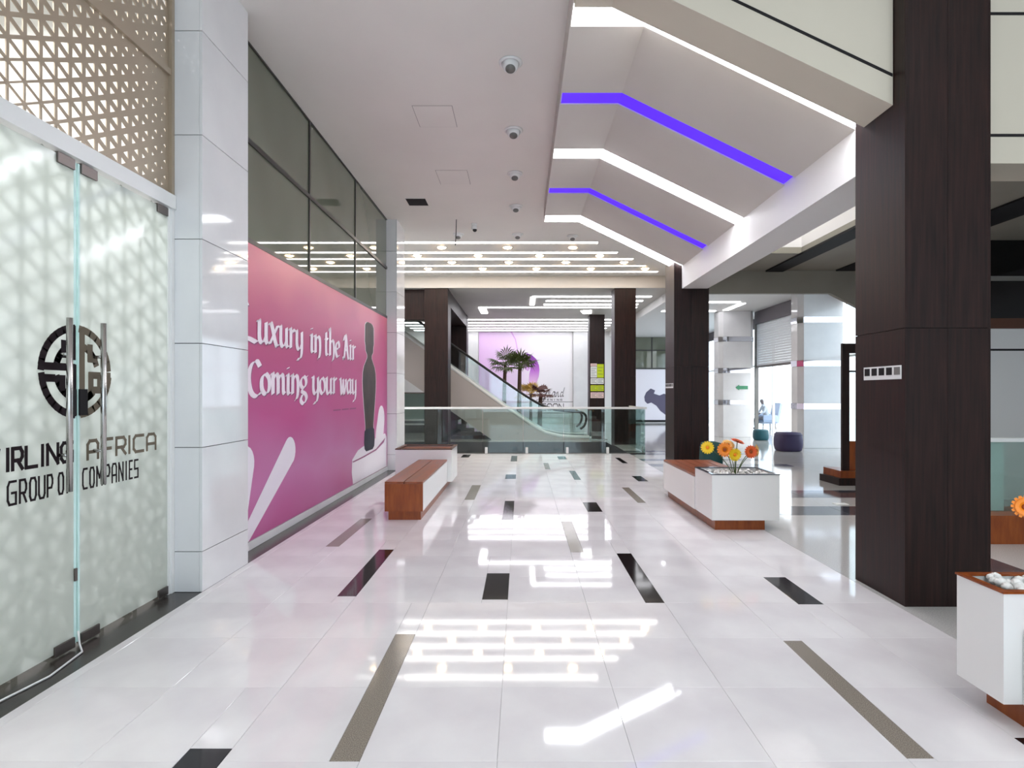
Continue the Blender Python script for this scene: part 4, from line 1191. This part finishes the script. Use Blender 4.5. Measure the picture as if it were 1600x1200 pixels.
fword([[(.05, 0), (.3, .5), (.9, .5)]], fx(838), fx(846), fz(626), fz(622), ('broad', .12, 40, .05), 'swash')
for i, c in enumerate('OPENING'):
    fword(TECH[c], fx(845 + i * 5.1), fx(847.6 + i * 5.1), fz(626), fz(623.4), ('round', .22), 'letter', False)
for i, c in enumerate('SOON'):
    fword(TECH[c], fx(846 + i * 9.2), fx(853 + i * 9.2), fz(641), fz(631), ('round', .13), 'letter', False)
mbx = MB()
for (a, b, c, d) in ((838, 898, 627.6, 628.3), (838, 898, 645, 645.7), (897.3, 898, 628, 645)):
    mbx.box(fx(a), fx(b), FYW - .026, FYW - .02, fz(d), fz(c))
mbx.build('print_frame', 'print_ink', fpz)
pl = box('trim_far_left', -2.95, -2.27, 29.7, 29.9, 0, 4.78, 'porcelain'); structure(pl, 'white pilaster left of the lilac poster', 'pilaster')
pl2 = box('trim_far_right', 2.70, 3.5, 29.7, 29.9, 0, 4.78, 'porcelain'); structure(pl2, 'white pilaster right of the lilac poster', 'pilaster')
# far right glazing and figure poster
g3 = thing('window_3', 'small square panes above the white figure poster on the far wall', 'window', (7, FYW, 3.0), kind='structure')
xs_ = [4.6, 6.9, 8.0, 9.2]
zs_ = [2.85, 3.8, 4.75]
xs_ = [5.0, 6.83, 8.7]
for i in range(2):
    for j in range(2):
        box('pane', xs_[i] + .03, xs_[i + 1] - .03, FYW - .01, FYW, zs_[j] + .03, min(zs_[j + 1] - .03, 4.49), 'glass_spandrel', g3)
for x in xs_:
    box('mullion', x - .03, x + .03, FYW - .03, FYW, 2.82, 4.49, 'mullion', g3)
for z in zs_[:2]:
    box('transom', 5.03, 8.67, FYW - .035, FYW, z - .03, z + .03, 'mullion', g3)
fg = thing('wall_poster', 'white poster with a grey violet figure between two dark columns', 'poster', (6.8, FYW, .2))
box('print_sheet', 5.0, 8.7, FYW - .02, FYW, .15, 2.8, 'print_white', fg)
def gpoly(pts, name, m):
    mk(name, [(fx(a), FYW - .024, fz(b)) for a, b in pts], [tuple(range(len(pts) - 1, -1, -1))], m, fg)
gpoly([(1007, 620), (1010, 613), (1017, 607), (1024, 610), (1022, 615), (1031, 618), (1038, 615), (1048, 620), (1050, 640), (1040, 648), (1032, 642), (1026, 634), (1018, 629), (1012, 631), (1008, 627)], 'print_figure', 'print_figure')
box('dark_foot', 5.0, 8.7, FYW - .03, FYW, .05, .15, 'black_plastic', fg)

# notices on the far column
def notice(x0, x1, z0, z1, m, label, lines=4):
    t = thing('notice_sheet', label, 'notice', ((x0 + x1) / 2, 23.3, z0), 'notices on the far column')
    box('sheet', x0, x1, 23.288, 23.297, z0, z1, m, t)
    mb = MB()
    for k in range(lines):
        zz = z1 - (z1 - z0) * (k + 1) / (lines + 1)
        mb.box(x0 + .03, x1 - .03 - .05 * (k % 2), 23.2855, 23.288, zz - .008, zz + .008)
    o = mb.build('printed_lines', 'ink_grey', t); o['kind'] = 'stuff'
def nz(py): return 1.6 + (613 - py) * 23.3 / 890
xa, xb, xc = 2.82, 3.09, 3.36
notice(xa, xb - .01, nz(590), nz(573), 'paper_white', 'tall white notice at the upper left of the column notices', 5)
notice(xa, xb - .01, nz(572.5), nz(568), 'paper_pink', 'pink heading strip above the tall white notice', 1)
notice(xb, xc, nz(590), nz(569), 'paper_yellow', 'tall yellow notice at the upper right of the column notices', 3)
for (r, m, w) in ((0, 'paper_white', 'white'), (1, 'paper_yellow', 'yellow'), (2, 'paper_pink', 'pale pink')):
    for (s, a, b) in (('left', xa, xb - .01), ('right', xb, xc)):
        notice(a, b, nz(600 + r * 11), nz(591 + r * 11), m, f'small {w} notice, {s} one of its pair on the far column', 3)
# green arrow sign
t = thing('arrow_sign', 'small green arrow sign on the farther white column', 'sign', (7.6, 20.28, 1.7))
mk('arrow', [(fx_, 20.285, z_) for fx_, z_ in ((7.62, 1.77), (7.75, 1.87), (7.75, 1.83), (8.06, 1.83), (8.06, 1.71), (7.75, 1.71), (7.75, 1.67))] + [(fx_, 20.298, z_) for fx_, z_ in ((7.62, 1.77), (7.75, 1.87), (7.75, 1.83), (8.06, 1.83), (8.06, 1.71), (7.75, 1.71), (7.75, 1.67))],
   [tuple(range(6, -1, -1)), tuple(range(7, 14))] + [(i, (i + 1) % 7, (i + 1) % 7 + 7, i + 7) for i in range(7)], 'sign_green', t)

# ================================================================== POUFS, CHAIRS, PERSON
def pouf(name, cx, cy, r, h, m, label, sq=0.5):
    n = 28
    v = []; f = []
    prof = [(.80, 0), (.92, .06), (1.0, .3), (1.0, .6), (.95, .86), (.84, .97), (.4, 1.0), (.02, 1.0)]
    t = thing(name, label, 'pouf', (cx, cy, 0))
    for (q, z) in prof:
        for k in range(n):
            a = 2 * math.pi * k / n
            c, s = math.cos(a), math.sin(a)
            e = 2 / (2 + 3 * sq)
            v.append((cx + r * q * math.copysign(abs(c) ** e, c), cy + r * q * math.copysign(abs(s) ** e, s), z * h))
    for i in range(len(prof) - 1):
        for k in range(n):
            f.append((i * n + k, i * n + (k + 1) % n, (i + 1) * n + (k + 1) % n, (i + 1) * n + k))
    f.append(tuple(range(n - 1, -1, -1))); f.append(tuple(range((len(prof) - 1) * n, len(prof) * n)))
    mk('cushion', v, f, m, t, True)
    seam = []
    for k in range(n + 1):
        a = 2 * math.pi * k / n
        c, s = math.cos(a), math.sin(a); e = 2 / (2 + 3 * sq)
        seam.append((cx + r * .955 * math.copysign(abs(c) ** e, c), cy + r * .955 * math.copysign(abs(s) ** e, s), h * .86))
    tube('piping', seam, .008, m, t, 6)
pouf('pouf', 7.30, 15.6, .33, .52, 'pouf_purple', 'dark purple rounded pouf beside the white banded column')
pouf('pouf', 8.02, 19.1, .24, .36, 'pouf_teal', 'small teal pouf beside the farther white column', .2)
pouf('pouf', 3.24, 9.75, .18, .76, 'pouf_green', 'tall dark green upholstered pouf behind the gerberas', .4)

def armchair(cx, cy, label, s=1, sz=.38):
    t = thing('armchair', label, 'chair', (cx, cy, 0))
    box('seat', cx - .32, cx + .32, cy - .32, cy + .32, sz - .1, sz, 'chair_blue', t, .03)
    v, f = prism_vf([(cx + s * .26, .3), (cx + s * .36, .3), (cx + s * .52, 1.12), (cx + s * .42, 1.14)], 'y', cy - .34, cy + .34)
    mk('backrest', v, f, 'chair_blue', t)
    for sy_ in (-1, 1):
        box('arm', cx - .3, cx + .3, cy + sy_ * .34 - .03, cy + sy_ * .34 + .03, .34, .64, 'chair_blue', t, .02)
    for a in (-.28, .28):
        for b in (-.28, .28):
            tube('leg', [(cx + a, cy + b, 0), (cx + a * .9, cy + b * .9, sz - .095)], .018, 'steel', t, 8)
armchair(10.42, 24.2, 'pale blue grey high backed armchair the person sits in')
armchair(11.0, 25.6, 'empty pale blue grey armchair behind the seated person')

def person_seated(ox, oy):
    me = bpy.data.meshes.new('person')
    J_ = {}
    vs = []; es = []; rs = []
    def P(n, p, r, par=None):
        J_[n] = len(vs); vs.append(p); rs.append(r)
        if par is not None: es.append((J_[par], J_[n]))
    P('pelvis', (0, 0, .52), (.15, .13))
    P('waist', (.03, 0, .70), (.13, .11), 'pelvis'); P('chest', (.10, 0, .92), (.15, .12), 'waist'); P('neckb', (.16, 0, 1.06), (.07, .07), 'chest'); P('neck', (.19, 0, 1.12), (.05, .05), 'neckb')
    P('head', (.22, 0, 1.22), (.085, .085), 'neck'); P('crown', (.23, 0, 1.31), (.07, .07), 'head')
    for s, nm in ((-1, 'r'), (1, 'l')):
        P('hip' + nm, (.06, s * .10, .50), (.09, .09), 'pelvis'); P('knee' + nm, (.46, s * .13, .50), (.065, .065), 'hip' + nm); P('ank' + nm, (.44, s * .13, .09), (.042, .042), 'knee' + nm); P('toe' + nm, (.60, s * .13, .04), (.035, .03), 'ank' + nm)
        P('sho' + nm, (.12, s * .19, 1.0), (.06, .06), 'chest'); P('elb' + nm, (.22, s * .24, .76), (.045, .045), 'sho' + nm); P('wri' + nm, (.42, s * .14, .68), (.032, .032), 'elb' + nm); P('hand' + nm, (.50, s * .10, .66), (.035, .022), 'wri' + nm)
    me.from_pydata([(ox - x, oy + y, z) for x, y, z in vs], es, [])
    o = bpy.data.objects.new('person', me); COL.objects.link(o)
    o.modifiers.new('skin', 'SKIN')
    for i, r in enumerate(rs): me.skin_vertices[0].data[i].radius = r
    me.skin_vertices[0].data[0].use_root = True
    sd_ = o.modifiers.new('sub', 'SUBSURF'); sd_.levels = 2; sd_.render_levels = 2
    dg = bpy.context.evaluated_depsgraph_get()
    me2 = bpy.data.meshes.new_from_object(o.evaluated_get(dg))
    bpy.data.objects.remove(o)
    for nm in ('skin', 'shirt', 'trousers', 'hair'): me2.materials.append(MATS[nm])
    for p in me2.polygons:
        c = p.center; p.use_smooth = True
        x, z = ox - c.x, c.z
        if z > 1.09: p.material_index = 3 if (z > 1.27 or x < .18) else 0
        elif z < .60 and not (x > .36 and z > .6): p.material_index = 2
        elif x > .36: p.material_index = 0
        else: p.material_index = 1
    org = Vector((ox, oy, 0))
    for v in me2.vertices: v.co -= org
    o2 = bpy.data.objects.new('person', me2); o2.location = org; COL.objects.link(o2)
    meta(o2, 'person in a pale top and dark trousers sitting by the window', 'person')
    return o2
pr = person_seated(10.42, 24.2)
# wooden glazed cabinet beside the white column
cb = thing('wooden_cabinet', 'tall dark wooden glazed door frame on a stepped plinth behind the near column', 'cabinet', (6.1, 9.9, 0))
X0, X1, Y0, Y1 = 5.58, 6.5, 9.9, 10.4
box('plinth', X0 - .14, X1 + .1, Y0 - .14, Y1, 0, .12, 'wood_dark', cb)
box('plinth', X0 - .07, X1 + .05, Y0 - .07, Y1, .12, .24, 'wood_front', cb)
box('stile', X0, X0 + .12, Y0, Y0 + .06, .24, 2.45, 'wood_dark', cb)
box('stile', X1 - .12, X1, Y0, Y0 + .06, .24, 2.45, 'wood_dark', cb)
box('rail', X0 + .12, X1 - .12, Y0, Y0 + .06, 2.28, 2.45, 'wood_dark', cb)
box('rail', X0 + .12, X1 - .12, Y0, Y0 + .06, .24, .75, 'wood_front', cb)
box('glass_pane', X0 + .12, X1 - .12, Y0 + .025, Y0 + .035, .75, 2.28, 'glass_clear', cb)
box('glazing_bar', X0 + .12, X1 - .12, Y0 + .01, Y0 + .05, 1.95, 1.98, 'wood_dark', cb)
pp = box('fallen_paper', 4.48, 4.66, 8.1, 8.22, .0005, .006, 'paper_white'); meta(pp, 'small white paper lying on the grey hall floor', 'paper')
